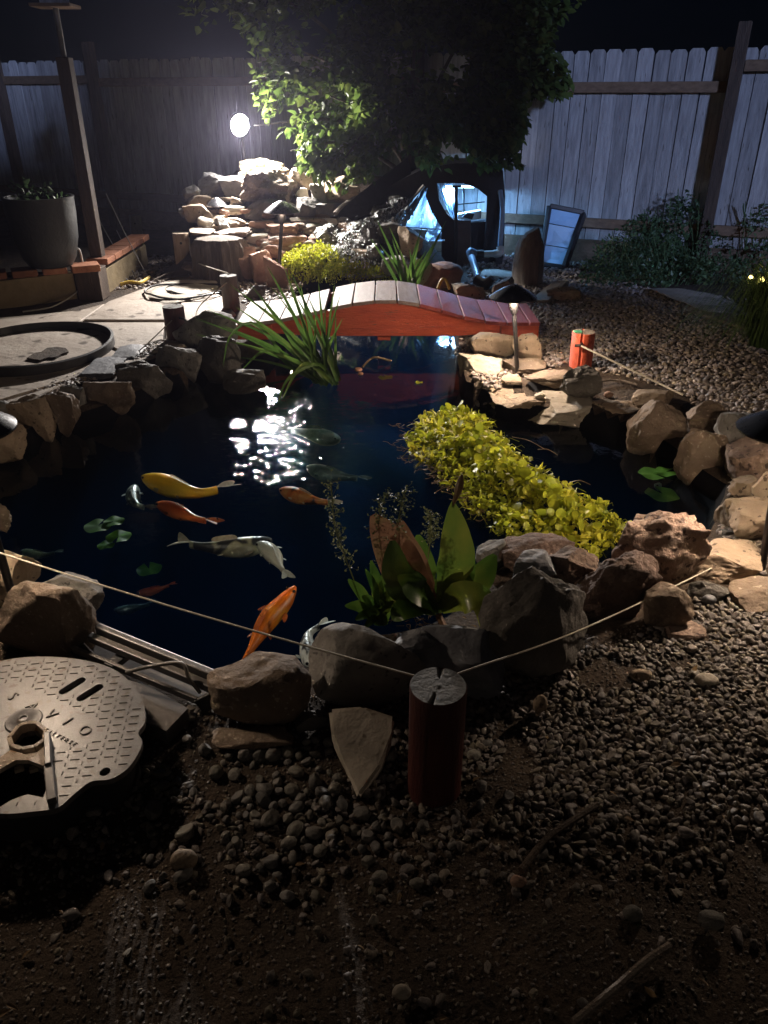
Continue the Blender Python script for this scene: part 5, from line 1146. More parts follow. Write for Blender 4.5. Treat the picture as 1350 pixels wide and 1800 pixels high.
    for i, ch in enumerate('FILTERSE'):
        px, py = 81 + i * 7.2, 1283 + i * 3.6; me = font_mesh(ch, .0155, .0012); me.materials.append(MT['tread']); o = link('letter', me, root, on_z(px, py, Z + .0014) - Vector((c.x, c.y, 0))); o.rotation_euler = (0, 0, R(-38))
    # raised hub with screw
    h = on_z(42, 1267, Z); hub = MB().lathe([(.045, 0), (.042, .004), (.018, .006), (.012, .010), (.009, .010), (.008, .006)], (h.x, h.y, Z), 32).build('hub', MT['lid'], root, smooth=True)
    # latch bracket: a thick walled handle frame over the openings
    fr = [(22, 1316), (40, 1322), (62, 1318), (80, 1306), (82, 1290), (66, 1276), (50, 1276), (34, 1282), (18, 1302)]
    P3 = [on_z(x, y, Z + .012) for x, y in fr]; br = MB()
    for i in range(len(P3)): br.bar(P3[i], P3[(i + 1) % len(P3)], .011, .026, .002)
    br.build('latch_frame', MT['bracket'], root)
    q = [on_z(x, y, Z + .02) for x, y in ((18, 1318), (44, 1326), (66, 1322), (82, 1308), (86, 1330), (76, 1346), (50, 1336), (28, 1336), (6, 1348), (-12, 1360), (-6, 1335))]
    MB().slab(q, (0, 0, 1), .012).build('latch_plate', MT['bracket'], root)
    MB().bar(on_z(84, 1294, Z + .012), on_z(86, 1350, Z + .012), .014, .03, .002).build('latch_arm', MT['lid'], root)
    MB().bar(on_z(86, 1350, Z + .010), on_z(92, 1410, Z + .004), .02, .022, .002).build('latch_arm', MT['greyplastic'], root)
    for x, y in ((34, 1352), (60, 1352)): MB().box(on_z(x, y, Z - .01), (.02, .012, .01), (0, 0, .4)).build('latch_clip', MT['bracket'], root)
    MB().tube([on_z(45, 1308, Z - .03), on_z(52, 1296, Z - .03)], .004, 6).build('bolt', MT['capmetal'], root)
    # tub under the lid
    tub = [Vector((p.x, p.y, 0)) + (Vector((c.x, c.y, 0)) - Vector((p.x, p.y, 0))).normalized() * .02 for p in sm[::2]]
    mb = MB(); n = len(tub); mb.add([(p.x, p.y, Z - .018) for p in tub] + [(p.x, p.y, -.05) for p in tub], [(i, (i + 1) % n, (i + 1) % n + n, i + n) for i in range(n)] + [tuple(range(n, 2 * n))]); mb.build('tub', MT['plastic'], root, smooth=True)
lid()
def skimmer_box():
    Z = .07; A, B = on_z(172, 1106, Z + .03), on_z(392, 1196, Z + .03); A2, B2 = on_z(128, 1140, Z), on_z(348, 1232, Z)
    root = empty('skimmer_box', ((A + B2) / 2).xy.to_3d(), 'black rectangular skimmer faceplate between the round cover and the pond', 'skimmer')
    d = (B - A).normalized()
    MB().bar(A, B, .022, .034, .004).build('top_bar', MT['greyplastic'], root)
    MB().bar(A + Vector((-.014, -.03, -.006)), B + Vector((-.014, -.03, -.006)), .022, .024, .003).build('top_bar', MT['greyplastic'], root)
    MB().bar(A2, B2, .011, .02, .002).build('front_rim', MT['greyplastic'], root)
    MB().bar(A2 + Vector((0, 0, -.03)), A + Vector((-.02, -.04, -.04)), .012, .05, .002).build('side_wall', MT['plastic'], root)
    MB().bar(B2 + Vector((0, 0, -.02)), B + Vector((-.02, -.04, -.03)), .012, .05, .002).build('side_wall', MT['plastic'], root)
    q = [on_z(x, y, Z - .035) for x, y in ((130, 1142), (178, 1118), (384, 1206), (345, 1234))]; MB().slab(q, (0, 0, 1), .01).build('recessed_panel', MT['greyplastic'], root)
    MB().bar((A + A2) / 2 + d * .12 + Vector((0, 0, -.02)), (A + A2) / 2 + d * .155 + Vector((0, 0, -.02)), .09, .02, .002).build('divider', MT['plastic'], root)
    q = [on_z(x, y, .05) for x, y in ((225, 1195), (262, 1205), (330, 1245), (292, 1285), (258, 1270), (235, 1245))]; MB().slab(q, (0, 0, 1), .08).build('corner_panel', MT['greyplastic'], root)
    cord([on_z(222, 1182, .1), on_z(262, 1172, .13), on_z(318, 1166, .15), on_z(332, 1192, .12), on_z(352, 1218, .08)], .0055, 'greycable', 'cable', 'grey cable looping over the skimmer faceplate', 'cable', n=26, ns=8)
skimmer_box()

# ------------------------------------------------------------------ raised planter, pot, tall post with bird house
def planter():
    fr, fl = on_z(184, 528, 0), on_z(-60, 552, 0); bk = Vector((fr.x, fr.y + 1.5, 0)); root = empty('raised_planter', (fr + fl) / 2, 'low raised planter with brick coping at the left edge', 'planter')
    MB().bar(fl + Vector((0, .05, .11)), fr + Vector((-.25, .05, .11)), .1, .22, .004).build('front_wall', MT['stucco'], root)
    MB().box((fr.x - .11, fr.y + .09, .125), (.2, .2, .25), bev=.004).build('corner_block', MT['darkwood'], root)
    MB().bar(fr + Vector((-.1, .2, .1)), bk + Vector((-.1, 0, .1)), .12, .2, .004).build('side_wall', MT['stucco'], root)
    MB().box((fr.x - 1.1, fr.y + .8, .1), (1.9, 1.3, .2)).build('fill', MT['soil'], root)
    d = (fr - fl).normalized(); L = (fr - fl).length; k = 0; s = .0
    while s < L - .1:
        w = random.uniform(.19, .26); a = fr - d * (s + .03) + Vector((0, .09, .262)); b = fr - d * min(L, s + w) + Vector((0, .09, .262)); MB().bar(a, b, random.uniform(.17, .2), .05 + random.uniform(-.006, .006), .006).build('brick', MT['brick'], root); s += w + .008
    s = .25
    while s < 1.4:
        a = Vector((fr.x - .1, fr.y + s, .262)); MB().bar(a, a + Vector((0, .21, 0)), .18, .05, .006).build('brick', MT['brick'], root); s += .22
planter()
def pot():
    c = on_z(72, 476, .29); c = Vector((c.x, c.y + .22, .29)); r = 58 * depth(c + Vector((0, 0, .3))) / FPX; root = empty('plant_pot', c, 'tall grey glazed plant pot on the raised planter', 'pot'); H = on_y(72, 352, c.y - r).z - c.z
    prof = [(r * .62, 0), (r * .78, H * .12), (r * .93, H * .4), (r * .99, H * .75), (r * 1.0, H * .95), (r * 1.02, H), (r * .94, H), (r * .92, H * .85)]
    MB().lathe(prof, tuple(c), 48, cap=False).build('body', MT['pot'], root, smooth=True)
    MB().lathe([(r * .92, H * .86), (.001, H * .9)], tuple(c), 32, cap=False).build('potting_soil', MT['soil'], root)
    n = 110; P = in_ellip(n, (c.x, c.y, c.z + H * 1.02), (r * .8, r * .8, .12)); L = rng.uniform(.03, .07, n)
    leaf_stuff('foliage', P, rng.normal(0, .7, (n, 3)), rng.normal(0, .5, (n, 3)) + np.array([0, -.2, 1]), L, L * .5, LM['weed'], root)
pot()
def tall_post():
    b = on_z(163, 462, .26); t = on_y(82, 14, b.y + .15); root = empty('tall_post', (b.x, b.y + .15, .26), 'tall dark timber post rising from the planter corner', 'post')
    p = Vector((b.x, b.y + .15, 0)); MB().box((p.x, p.y, 1.0), (.10, .10, 1.5), bev=.004).build('lower_timber', MT['darkwood'], root)
    MB().tube([(p.x, p.y, 1.7), (p.x, p.y, t.z)], .022, 10).build('upper_pole', MT['metalpole'], root, smooth=True)
    h = empty('bird_house', (p.x, p.y, t.z), 'small pale bird house on top of the tall post at the upper left', 'bird house')
    z = t.z; MB().box((p.x, p.y, z + .012), (.30, .24, .022), bev=.002).build('floor_board', MT['rail'], h); w = MB().box((p.x, p.y, z + .10), (.17, .15, .155), bev=.002).build('wall', MT['board'], h)
    MB().tube([(p.x, p.y - .078, z + .11), (p.x, p.y - .06, z + .11)], .02, 12).build('entrance_hole', MT['tarp'], w)
    MB().slab([(p.x - .13, p.y - .12, z + .18), (p.x, p.y - .12, z + .27), (p.x, p.y + .12, z + .27), (p.x - .13, p.y + .12, z + .18)], (-.5, 0, .8), .012).build('roof', MT['rail'], h)
    MB().slab([(p.x, p.y - .12, z + .27), (p.x + .13, p.y - .12, z + .18), (p.x + .13, p.y + .12, z + .18), (p.x, p.y + .12, z + .27)], (.5, 0, .8), .012).build('roof', MT['rail'], h)
tall_post()
cord([on_z(40, 548, .02), on_z(95, 538, .03), on_z(140, 508, .08), on_y(160, 468, on_z(160, 500, .1).y)], .006, 'rope', 'cord', 'pale cord curling down the front of the raised planter')
cord([on_z(145, 460, .29), on_y(140, 440, on_z(145, 460, .29).y), on_y(133, 436, on_z(145, 460, .29).y)], .009, 'pvc', 'tap', 'small bent white pipe standing beside the tall dark post', 'pipe', n=10, ns=8)
for a, b_, l in (((186, 340), (262, 492), 'thin wire leaning from the fence down to the gravel, brightest of the wires'), ((152, 345), (232, 488), 'faint thin wire leaning left of the brighter one'), ((205, 405), (245, 480), 'short bent wire near the farthest post')):
    e = on_z(*b_, .0); s = on_y(a[0], a[1], e.y + .35); cord([s, (s + e) / 2 + Vector((0, 0, -.02)), e], .0045, 'greycable', 'wire', l, 'wire', n=16)
cl = on_z(325, 512, .04)
for k, (rx, ry, dx, dy, l) in enumerate(((.34, .27, 0, 0, 'outer loop of black cable round the low pale stone'), (.28, .2, .1, .06, 'inner loop of black cable lying over the low pale stone'))):
    P = [Vector((cl.x + dx + rx * math.cos(a) * (1 + .08 * math.sin(3 * a)), cl.y + dy + ry * math.sin(a), .035 + .02 * math.sin(2 * a) ** 2)) for a in np.linspace(.3 + k, 6.1 + k * .7, 14)]; cord(P, .009, 'cable', 'cable', l, 'cable', n=60, ns=7)
cord([on_z(212, 500, .03), on_z(228, 496, .04), on_z(246, 497, .03), on_z(262, 488, .03)], .016, 'yellow', 'hose', 'short yellow hose end on the gravel behind the patio', 'hose', n=14, ns=8)
def twigs():
    k = 0
    spots = [((255, 478), (300, 470)), ((205, 482), (270, 470)), ((340, 470), (380, 492)), ((215, 470), (240, 488)), ((270, 492), (330, 480)), ((350, 485), (392, 478)), ((200, 462), (240, 470)), ((300, 476), (345, 494))]
    for a, b_ in spots:
        p, q = on_z(*a, .03), on_z(*b_, .03); cord([p, (p + q) / 2 + Vector((0, .04, .03)), q], .007, 'drift', 'twig', 'dry fallen twig on the gravel between planter and stump', 'twig', n=10)['group'] = 'dry twigs on the far left gravel'
twigs()
def stick(pts, r, m, l): return cord([on_z(x, y, .03) for x, y in pts], r, m, 'stick', l, 'stick', n=16, ns=8)
stick([(1008, 1798), (1090, 1730), (1135, 1690), (1178, 1662)], .0085, 'drift', 'pale weathered stick lying in the dark soil at the bottom right')
stick([(916, 1530), (960, 1475), (1010, 1440), (1050, 1415)], .008, 'darkwood', 'dark stick lying in the gravel right of the near post')
stick([(1040, 672), (1085, 668), (1120, 676)], .006, 'drift', 'thin twig beside the blackish rock at the red post')

# ------------------------------------------------------------------ pump housing under black tarp, pipes, leaning lid
def housing():
    Y0, Y1 = 7.95, 8.5
    root = empty('pump_shelter', on_z(800, 470, 0), 'black tarp shelter lit blue white from inside, right of the waterfall', 'shelter')
    def panel(px, name, m, Y=Y0, th=.02, par=root): return MB().slab([on_y(x, y, Y) for x, y in px], (0, -1, 0), th).build(name, MT[m], par)
    panel([(640, 350), (672, 334), (705, 316), (745, 296), (800, 287), (850, 287), (884, 300), (888, 345), (856, 345), (840, 332), (815, 322), (768, 322), (752, 330), (716, 352), (700, 372)], 'tarp_front', 'tarp')
    panel([(752, 330), (768, 322), (772, 352), (785, 375), (800, 388), (800, 500), (776, 500), (776, 400), (760, 375), (748, 345)], 'tarp_front', 'tarp', Y0 + .005)
    panel([(856, 345), (888, 345), (886, 440), (882, 470), (872, 470), (872, 440), (850, 440), (854, 400)], 'tarp_front', 'tarp')
    panel([(828, 392), (872, 388), (874, 470), (828, 470)], 'dark_box', 'tarp', Y0 + .12, .2)
    # roof: strips going back to the fence
    up = [(640, 350), (672, 334), (705, 316), (745, 296), (800, 287), (850, 287), (884, 300), (888, 345)]; A = [on_y(x, y, Y0) for x, y in up]; n = len(A); V = A + [Vector((a.x * 1.03, 8.33 - .44 * (a.x - 1.45), a.z)) for a in A]
    MB().add(V, [(i, i + 1, n + i + 1, n + i) for i in range(n - 1)]).build('tarp_roof', MT['tarp'], root)
    panel([(803, 386), (828, 388), (826, 470), (803, 505)], 'grey_panel', 'greyplastic', Y0 + .03)
    panel([(806, 377), (846, 370), (846, 384), (812, 390)], 'filter_top', 'pvc', Y0 + .14, .1)
    panel([(812, 382), (822, 374), (834, 376), (830, 386)], 'fitting', 'cable', Y0 + .08, .03)
    # silvery inner liner sheet left of the opening, and crumpled sheet in the left gap
    def sheet(c4, name, amp, Ya, Yb, seed, m='silver'):
        nu, nv = 26, 20; tl, tr_, br, bl = c4; V = []
        for j in range(nv):
            for i in range(nu):
                u, v = i / (nu - 1), j / (nv - 1); x = (tl[0] * (1 - u) + tr_[0] * u) * (1 - v) + (bl[0] * (1 - u) + br[0] * u) * v; y = (tl[1] * (1 - u) + tr_[1] * u) * (1 - v) + (bl[1] * (1 - u) + br[1] * u) * v
                Yd = Ya * (1 - v) + Yb * v; dz = mnoise.noise(Vector((u * 2.6 + seed, v * 2.0, u * v * 3))); fold = abs(mnoise.noise(Vector((u * 5 + v * 2 + seed, v * 1.2 - u, 3)))); V.append(on_y(x, y, Yd + amp * dz + amp * .9 * fold))
        F = [(j * nu + i, j * nu + i + 1, (j + 1) * nu + i + 1, (j + 1) * nu + i) for j in range(nv - 1) for i in range(nu - 1)]
        return MB().add(V, F).build(name, MT[m], root, smooth=True)
    sheet([(738, 322), (756, 326), (780, 402), (700, 398)], 'silver_sheet', .22, 8.12, 8.0, 2.3)
    sheet([(766, 320), (800, 320), (806, 388), (792, 380)], 'liner_sheet', .10, 8.3, 8.1, 7.7)
    MB().tube([on_y(698, 402, 7.97), on_y(735, 403, 7.96), on_y(760, 406, 7.97)], .006, 6).build('sheet_hem', MT['pvc'], root, smooth=True)
    sheet([(752, 402), (780, 404), (782, 424), (745, 424)], 'silver_sheet', .10, 8.05, 7.95, 5.1)
    # T stand and frame
    tb = on_y(801, 505, Y0 - .03); tt = on_y(802, 330, Y0 - .03)
    MB().tube([tb, tt], .017, 10).build('stand_pole', MT['cable'], root, smooth=True); MB().bar(on_y(795, 328, Y0 - .03), on_y(811, 328, Y0 - .03), .03, .02).build('stand_head', MT['cable'], root)
    MB().tube([on_y(800, 360, Y0 + .1), on_y(852, 355, Y0 + .1)], .006, 6).build('hanging_bar', MT['cable'], root)
    MB().tube([on_y(814, 328, Y0 + .1), on_y(816, 378, Y0 + .1)], .006, 6).build('hanging_bar', MT['cable'], root)
    # the lamp inside: strip light under the roof
    P = on_y(808, 332, Y0 + .28); MB().box(P + Vector((0, 0, .02)), (.28, .05, .02)).build('strip_lamp', emis('strip_lamp', (.4, .7, 1), 6), root)
    l = bpy.data.lights.new('shelter_light', 'AREA'); l.shape = 'RECTANGLE'; l.size = .28; l.size_y = .05; l.energy = HOUSING_W; l.color = (.22, .52, 1)
    o = bpy.data.objects.new('shelter_light', l); COL.objects.link(o); o.parent = root; o.location = P - root.location - Vector((0, 0, .0)); 
    l = bpy.data.lights.new('shelter_light', 'POINT'); l.shadow_soft_size = .05; l.energy = HOUSING_W * .35; l.color = (.22, .52, 1)
    o = bpy.data.objects.new('shelter_light', l); COL.objects.link(o); o.parent = root; o.location = P - root.location - Vector((0, .1, .06))
    l = bpy.data.lights.new('shelter_light', 'POINT'); l.shadow_soft_size = .03; l.energy = 5; l.color = (.25, .55, 1)  # added fill to brighten the silver sheet, apart from the strip lamp
    o = bpy.data.objects.new('shelter_light', l); COL.objects.link(o); o.parent = root; o.location = on_y(752, 372, 7.99) - root.location
housing()
def pipes():
    g = empty('pump_pipes', on_z(860, 470, 0), 'white elbow and blue grey pipe run in front of the tarp shelter', 'pipes')
    Y = 7.75; a, b_, c, d = on_y(880, 335, Y + .1), on_y(880, 428, Y + .05), on_y(878, 443, Y), on_y(848, 446, Y)
    MB().tube(catmull([on_y(879, 335, Y + .2), on_y(883, 370, Y + .12), on_y(879, 432, Y + .02)], 12), .024, 14).build('riser_pipe', MT['bluepipe'], g, smooth=True)
    MB().tube(catmull([on_y(879, 434, Y + .02), on_y(879, 444, Y), on_y(868, 446, Y)], 10), .036, 16).build('elbow', MT['pvc'], g, smooth=True)
    MB().tube([on_y(870, 446, Y), on_y(846, 447, Y)], .032, 16).build('white_pipe', MT['pvc'], g, smooth=True)
    MB().tube([on_y(850, 447, Y), on_y(838, 447, Y)], .042, 16).build('coupling', MT['cable'], g, smooth=True)
    MB().tube(catmull([on_y(838, 447, Y), on_y(826, 442, Y), on_y(830, 456, Y - .06)], 10), .036, 16).build('elbow', MT['bluepipe'], g, smooth=True)
    e = on_z(842, 494, .06); MB().tube([on_y(829, 452, Y - .05), e], .032, 16).build('sloping_pipe', MT['bluepipe'], g, smooth=True)
    MB().tube([e + Vector((-.02, -.02, .02)), e + Vector((.05, -.1, -.01)), e + Vector((.1, -.12, .05))], [.05, .06, .03], 14).build('valve', MT['cable'], g, smooth=True)
    w = empty('pipe_end', on_m(552, 312), 'open white pipe end poking from the waterfall rocks', 'pipe'); p = on_m(552, 312) + Vector((0, 0, .06))
    MB().tube([p + Vector((-.02, .25, .04)), p], .062, 20, cap=False).build('sleeve', MT['pvc'], w, smooth=True); MB().tube([p + Vector((.012, .02, -.004)), p + Vector((.012, -.002, -.006))], .028, 14).build('bore', MT['tarp'], w)
    MB().lathe([(.062, 0), (.03, .001)], (0, 0, 0), 20, cap=False)
    q = [p + Vector((.062 * math.cos(2 * math.pi * k / 20), .004, .062 * math.sin(2 * math.pi * k / 20))) for k in range(20)]; MB().add(q, [tuple(range(20))]).build('end_cap', MT['pvc'], w)
pipes()
def leaning_lid():
    bl, br = on_z(950, 464, .03), on_z(991, 470, .03); tl = on_y(966, 362, bl.y + .16); tr_ = on_y(1026, 374, bl.y + .13)
    root = empty('leaning_lid', (bl + br) / 2, 'black framed lid leaning against the fence, its face coloured as if blue lit', 'lid'); nr = (br - bl).cross(tl - bl).normalized()
    if nr.y > 0: nr = -nr
    C4 = [bl, br, tr_, tl]; c = sum(C4, Vector()) / 4
    for i in range(4): MB().bar(C4[i], C4[(i + 1) % 4], .045, .045, .008, up=nr).build('frame', MT['plastic'], root)
    def P(u, v): return (bl * (1 - u) + br * u) * (1 - v) + (tl * (1 - u) + tr_ * u) * v
    for v0, v1 in ((.03, .33), (.345, .70), (.715, .97)): MB().slab([P(.05, v0) + nr * .004, P(.95, v0) + nr * .004, P(.95, v1) + nr * .004, P(.05, v1) + nr * .004], nr, .015).build('bluelit_panel', MT['bluelit'], root)
    MB().slab([P(.02, .02) - nr * .07, P(.98, .02) - nr * .07, P(.98, .98) - nr * .07, P(.02, .98) - nr * .07], nr, .02).build('back_plate', MT['plastic'], root)
leaning_lid()
# black liner edge running down beside the cascade
L1 = [on_m(x, y) + Vector((0, 0, h)) for x, y, h in ((594, 386, .06), (620, 370, .10), (650, 352, .13), (690, 336, .2), (716, 326, .25))]
L2 = [on_m(x, y) for x, y in ((600, 398), (630, 384), (664, 366), (700, 352), (730, 345))]
V = catmull(L1, 24) + catmull(L2, 24); o = MB().add(V, [(i, i + 1, 25 + i, 24 + i) for i in range(23)]).build('pond_liner_edge', MT['tarp'], smooth=True); tag(o, 'black rubber liner edge rising beside the head of the cascade', 'liner')
L1 = [on_m(x, y) + Vector((0, -.05, .05)) for x, y in ((590, 384), (606, 368), (640, 348), (655, 341))]; o = MB().tube(catmull(L1, 16), [.02] * 16, 7).build('liner_fold', MT['drift'], smooth=True); tag(o, 'pale rolled liner fold below the tree leaves', 'liner')
L1 = [on_y(x, y, 7.9) for x, y in ((664, 420), (690, 398), (716, 362), (745, 326))]; o = MB().tube(catmull(L1, 16), [.016] * 16, 7).build('liner_edge', MT['greycable'], smooth=True); tag(o, 'grey edge of the tarp slanting left of the silver sheet', 'liner')

# ------------------------------------------------------------------ falling water
def cascade():
    m, nt, P, out = nodemat('white_water'); L = nt.links.new; tc = N(nt, 'ShaderNodeTexCoord'); mp = N(nt, 'ShaderNodeMapping'); mp.inputs['Scale'].default_value = (1, .45, .45); L(tc.outputs['Object'], mp.inputs[0])
    nz = N(nt, 'ShaderNodeTexNoise', Scale=42, Detail=6, Roughness=.7); L(mp.outputs[0], nz.inputs['Vector']); col = ramp(nt, nz.outputs['Fac'], [(.46, (.02, .02, .018)), (.56, (.3, .31, .3)), (.66, (.75, .77, .78))])
    L(col, P.inputs['Base Color']); P.inputs['Roughness'].default_value = .12; b = N(nt, 'ShaderNodeBump', Strength=1, Distance=.03); L(nz.outputs['Fac'], b.inputs['Height']); L(b.outputs[0], P.inputs['Normal'])
    tr = N(nt, 'ShaderNodeBsdfTransparent'); mx = N(nt, 'ShaderNodeMixShader'); al = ramp(nt, nz.outputs['Fac'], [(.40, (0, 0, 0)), (.52, (1, 1, 1))]); L(al, mx.inputs[0]); L(tr.outputs[0], mx.inputs[1]); L(P.outputs[0], mx.inputs[2]); L(mx.outputs[0], out.inputs[0])
    root = empty('cascade', on_m(620, 480), 'white splashing water tumbling over the wet stones', 'waterfall')
    for nm, cl, wd in (('upper_stream', [(706, 358), (690, 372), (668, 386), (648, 396), (632, 404)], 16), ('falling_sheet', [(640, 398), (620, 412), (608, 428), (604, 446), (606, 458)], 17), ('foot_spray', [(600, 448), (618, 460), (640, 466), (664, 474)], 18), ('side_trickle', [(664, 402), (690, 396), (702, 388), (716, 372)], 9)):
        S = [on_m(x, y) + Vector((0, -.10, .07)) for x, y in cl]; C = catmull(S, 22); V = []; nn = 9; px = wd * 8 / FPX
        for i, p in enumerate(C):
            for j in range(nn):
                q = (j / (nn - 1) - .5) * 2; w = px * (1 + .3 * math.sin(i * 1.1)); V.append(p + Vector((w * q, .0, -.035 * q * q + .018 * mnoise.noise(Vector((i * .6, q * 2, len(nm)))) + .012 * math.sin(i * .9))))
        MB().add(V, [(i * nn + j, i * nn + j + 1, (i + 1) * nn + j + 1, (i + 1) * nn + j) for i in range(21) for j in range(nn - 1)]).build(nm, m, root, smooth=True)
    mb = MB()
    for _ in range(260):
        p = on_m(random.gauss(612, 22), random.gauss(440, 16)) + Vector((0, -.12, random.uniform(.02, .16))); r = random.uniform(.002, .006); mb.lathe([(.0003, -r), (r, 0), (.0003, r)], tuple(p), 6, cap=False)
    mb.build('droplets', MT['pvc'], root, smooth=True)['kind'] = 'stuff'
    p = on_z(626, 490, .0); 
cascade()

# ------------------------------------------------------------------ unseen house blocks added to shade yard and tree from the moon
def house():
    root = empty('house', (0, -3.2, 0), 'added house blocks behind the viewpoint shaped to shade the near yard from moonlight', 'house'); y0 = -3.6
    for x0, x1, h in ((-12, 4.1, 5.0), (4.1, 6.7, 6.6), (6.7, 14, 2.1)):
        MB().box(((x0 + x1) / 2, y0 - 1.5, h / 2), (x1 - x0 - .004, 3.2, h)).build('wall', MT['pale'], root); MB().box(((x0 + x1) / 2, y0 - 1.5, h + .06), (x1 - x0 - .004, 3.5, .12)).build('roof', MT['darkwood'], root)
house()
# ------------------------------------------------------------------ gravel
def pebble_tree(name, m):
    g = bpy.data.node_groups.new(name, 'GeometryNodeTree'); g.interface.new_socket('Geometry', in_out='INPUT', socket_type='NodeSocketGeometry'); g.interface.new_socket('Geometry', in_out='OUTPUT', socket_type='NodeSocketGeometry')
    ni = g.nodes.new('NodeGroupInput'); no = g.nodes.new('NodeGroupOutput'); L = g.links.new; jn = g.nodes.new('GeometryNodeJoinGeometry')
    for k in range(7):
        ic = g.nodes.new('GeometryNodeMeshIcoSphere'); ic.inputs['Subdivisions'].default_value = 3; ic.inputs['Radius'].default_value = 1
        sp = g.nodes.new('GeometryNodeSetPosition'); ps = g.nodes.new('GeometryNodeInputPosition'); nz = g.nodes.new('ShaderNodeTexNoise'); nz.inputs['Scale'].default_value = .75; nz.inputs['Detail'].default_value = 1.2
        va = g.nodes.new('ShaderNodeVectorMath'); va.operation = 'ADD'; va.inputs[1].default_value = (k * 13.7, k * 5.1, k * 3.3); L(ps.outputs[0], va.inputs[0]); L(va.outputs[0], nz.inputs['Vector'])
        sb = g.nodes.new('ShaderNodeVectorMath'); sb.operation = 'SUBTRACT'; sb.inputs[1].default_value = (.5, .5, .5); L(nz.outputs['Color'], sb.inputs[0]); ml = g.nodes.new('ShaderNodeVectorMath'); ml.operation = 'SCALE'; ml.inputs['Scale'].default_value = 1.5; L(sb.outputs[0], ml.inputs[0])
        L(ic.outputs['Mesh'], sp.inputs['Geometry']); L(ml.outputs[0], sp.inputs['Offset']); ss = g.nodes.new('GeometryNodeSetShadeSmooth'); L(sp.outputs[0], ss.inputs[0]); sm = g.nodes.new('GeometryNodeSetMaterial'); sm.inputs['Material'].default_value = m; L(ss.outputs[0], sm.inputs[0])
        gi = g.nodes.new('GeometryNodeGeometryToInstance'); L(sm.outputs[0], gi.inputs[0]); L(gi.outputs[0], jn.inputs[0])
    ip = g.nodes.new('GeometryNodeInstanceOnPoints'); L(ni.outputs[0], ip.inputs['Points']); L(jn.outputs[0], ip.inputs['Instance']); ip.inputs['Pick Instance'].default_value = True
    def na(n, t): a = g.nodes.new('GeometryNodeInputNamedAttribute'); a.data_type = t; a.inputs[0].default_value = n; return a
    v = na('var', 'INT'); L(v.outputs[0], ip.inputs['Instance Index']); r_ = na('rot', 'FLOAT_VECTOR'); e = g.nodes.new('FunctionNodeEulerToRotation'); L(r_.outputs[0], e.inputs[0]); L(e.outputs[0], ip.inputs['Rotation']); s = na('sc', 'FLOAT_VECTOR'); L(s.outputs[0], ip.inputs['Scale'])
    L(ip.outputs[0], no.inputs[0]); return g
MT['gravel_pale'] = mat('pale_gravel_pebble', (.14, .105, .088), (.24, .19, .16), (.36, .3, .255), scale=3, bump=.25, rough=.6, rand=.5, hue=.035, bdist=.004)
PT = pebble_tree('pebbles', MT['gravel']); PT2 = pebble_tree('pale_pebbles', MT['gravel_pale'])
def pebbles(name, label, P, size):
    n = len(P); me = bpy.data.meshes.new(name); me.vertices.add(n); me.vertices.foreach_set('co', P.astype(np.float32).ravel())
    s = np.stack([size * rng.uniform(.85, 1.35, n), size * rng.uniform(.7, 1.0, n), size * rng.uniform(.4, .75, n)], 1) * .5
    r_ = np.stack([rng.normal(0, .35, n), rng.normal(0, .35, n), rng.uniform(0, 6.28, n)], 1)
    for nm, t, d in (('sc', 'FLOAT_VECTOR', s), ('rot', 'FLOAT_VECTOR', r_)): a = me.attributes.new(nm, t, 'POINT'); a.data.foreach_set('vector', d.astype(np.float32).ravel())
    a = me.attributes.new('var', 'INT', 'POINT'); a.data.foreach_set('value', rng.integers(0, 7, n).astype(np.int32))
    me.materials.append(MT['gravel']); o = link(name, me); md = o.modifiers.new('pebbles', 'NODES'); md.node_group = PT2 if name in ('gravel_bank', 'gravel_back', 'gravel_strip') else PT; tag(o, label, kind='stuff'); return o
def scatter(poly_px, sp, z=0):
    poly = np.array([tuple(on_z(x, y, z))[:2] for x, y in poly_px]); lo, hi = poly.min(0), poly.max(0)
    gx, gy = np.meshgrid(np.arange(lo[0], hi[0], sp), np.arange(lo[1], hi[1], sp)); X = gx.ravel() + rng.uniform(-.5, .5, gx.size) * sp; Y = gy.ravel() + rng.uniform(-.5, .5, gx.size) * sp
    k = inside(poly, X, Y) & ~(inside(POND, X, Y) & (pdist(POND, X, Y) > .03)); return X[k], Y[k]
def patchy(X, Y, f, th, seed=0): return np.array([mnoise.noise(Vector((x * f + seed, y * f, seed))) + .5 * mnoise.noise(Vector((x * f * 3 + seed, y * f * 3, 2 + seed))) > th for x, y in zip(X, Y)])
# right bank and back
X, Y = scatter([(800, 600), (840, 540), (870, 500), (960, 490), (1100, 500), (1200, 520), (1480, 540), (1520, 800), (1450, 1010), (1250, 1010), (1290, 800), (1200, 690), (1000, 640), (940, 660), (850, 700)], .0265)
big = rng.uniform(0, 1, len(X)) < .06; sz = rng.uniform(.022, .036, len(X)) * np.where(big, 1.35, 1); Z = zground(X, Y) + rng.uniform(-.004, .014, len(X)); pebbles('gravel_bank', 'tan river gravel covering the bank right of the bridge', np.stack([X, Y, Z], 1), sz)
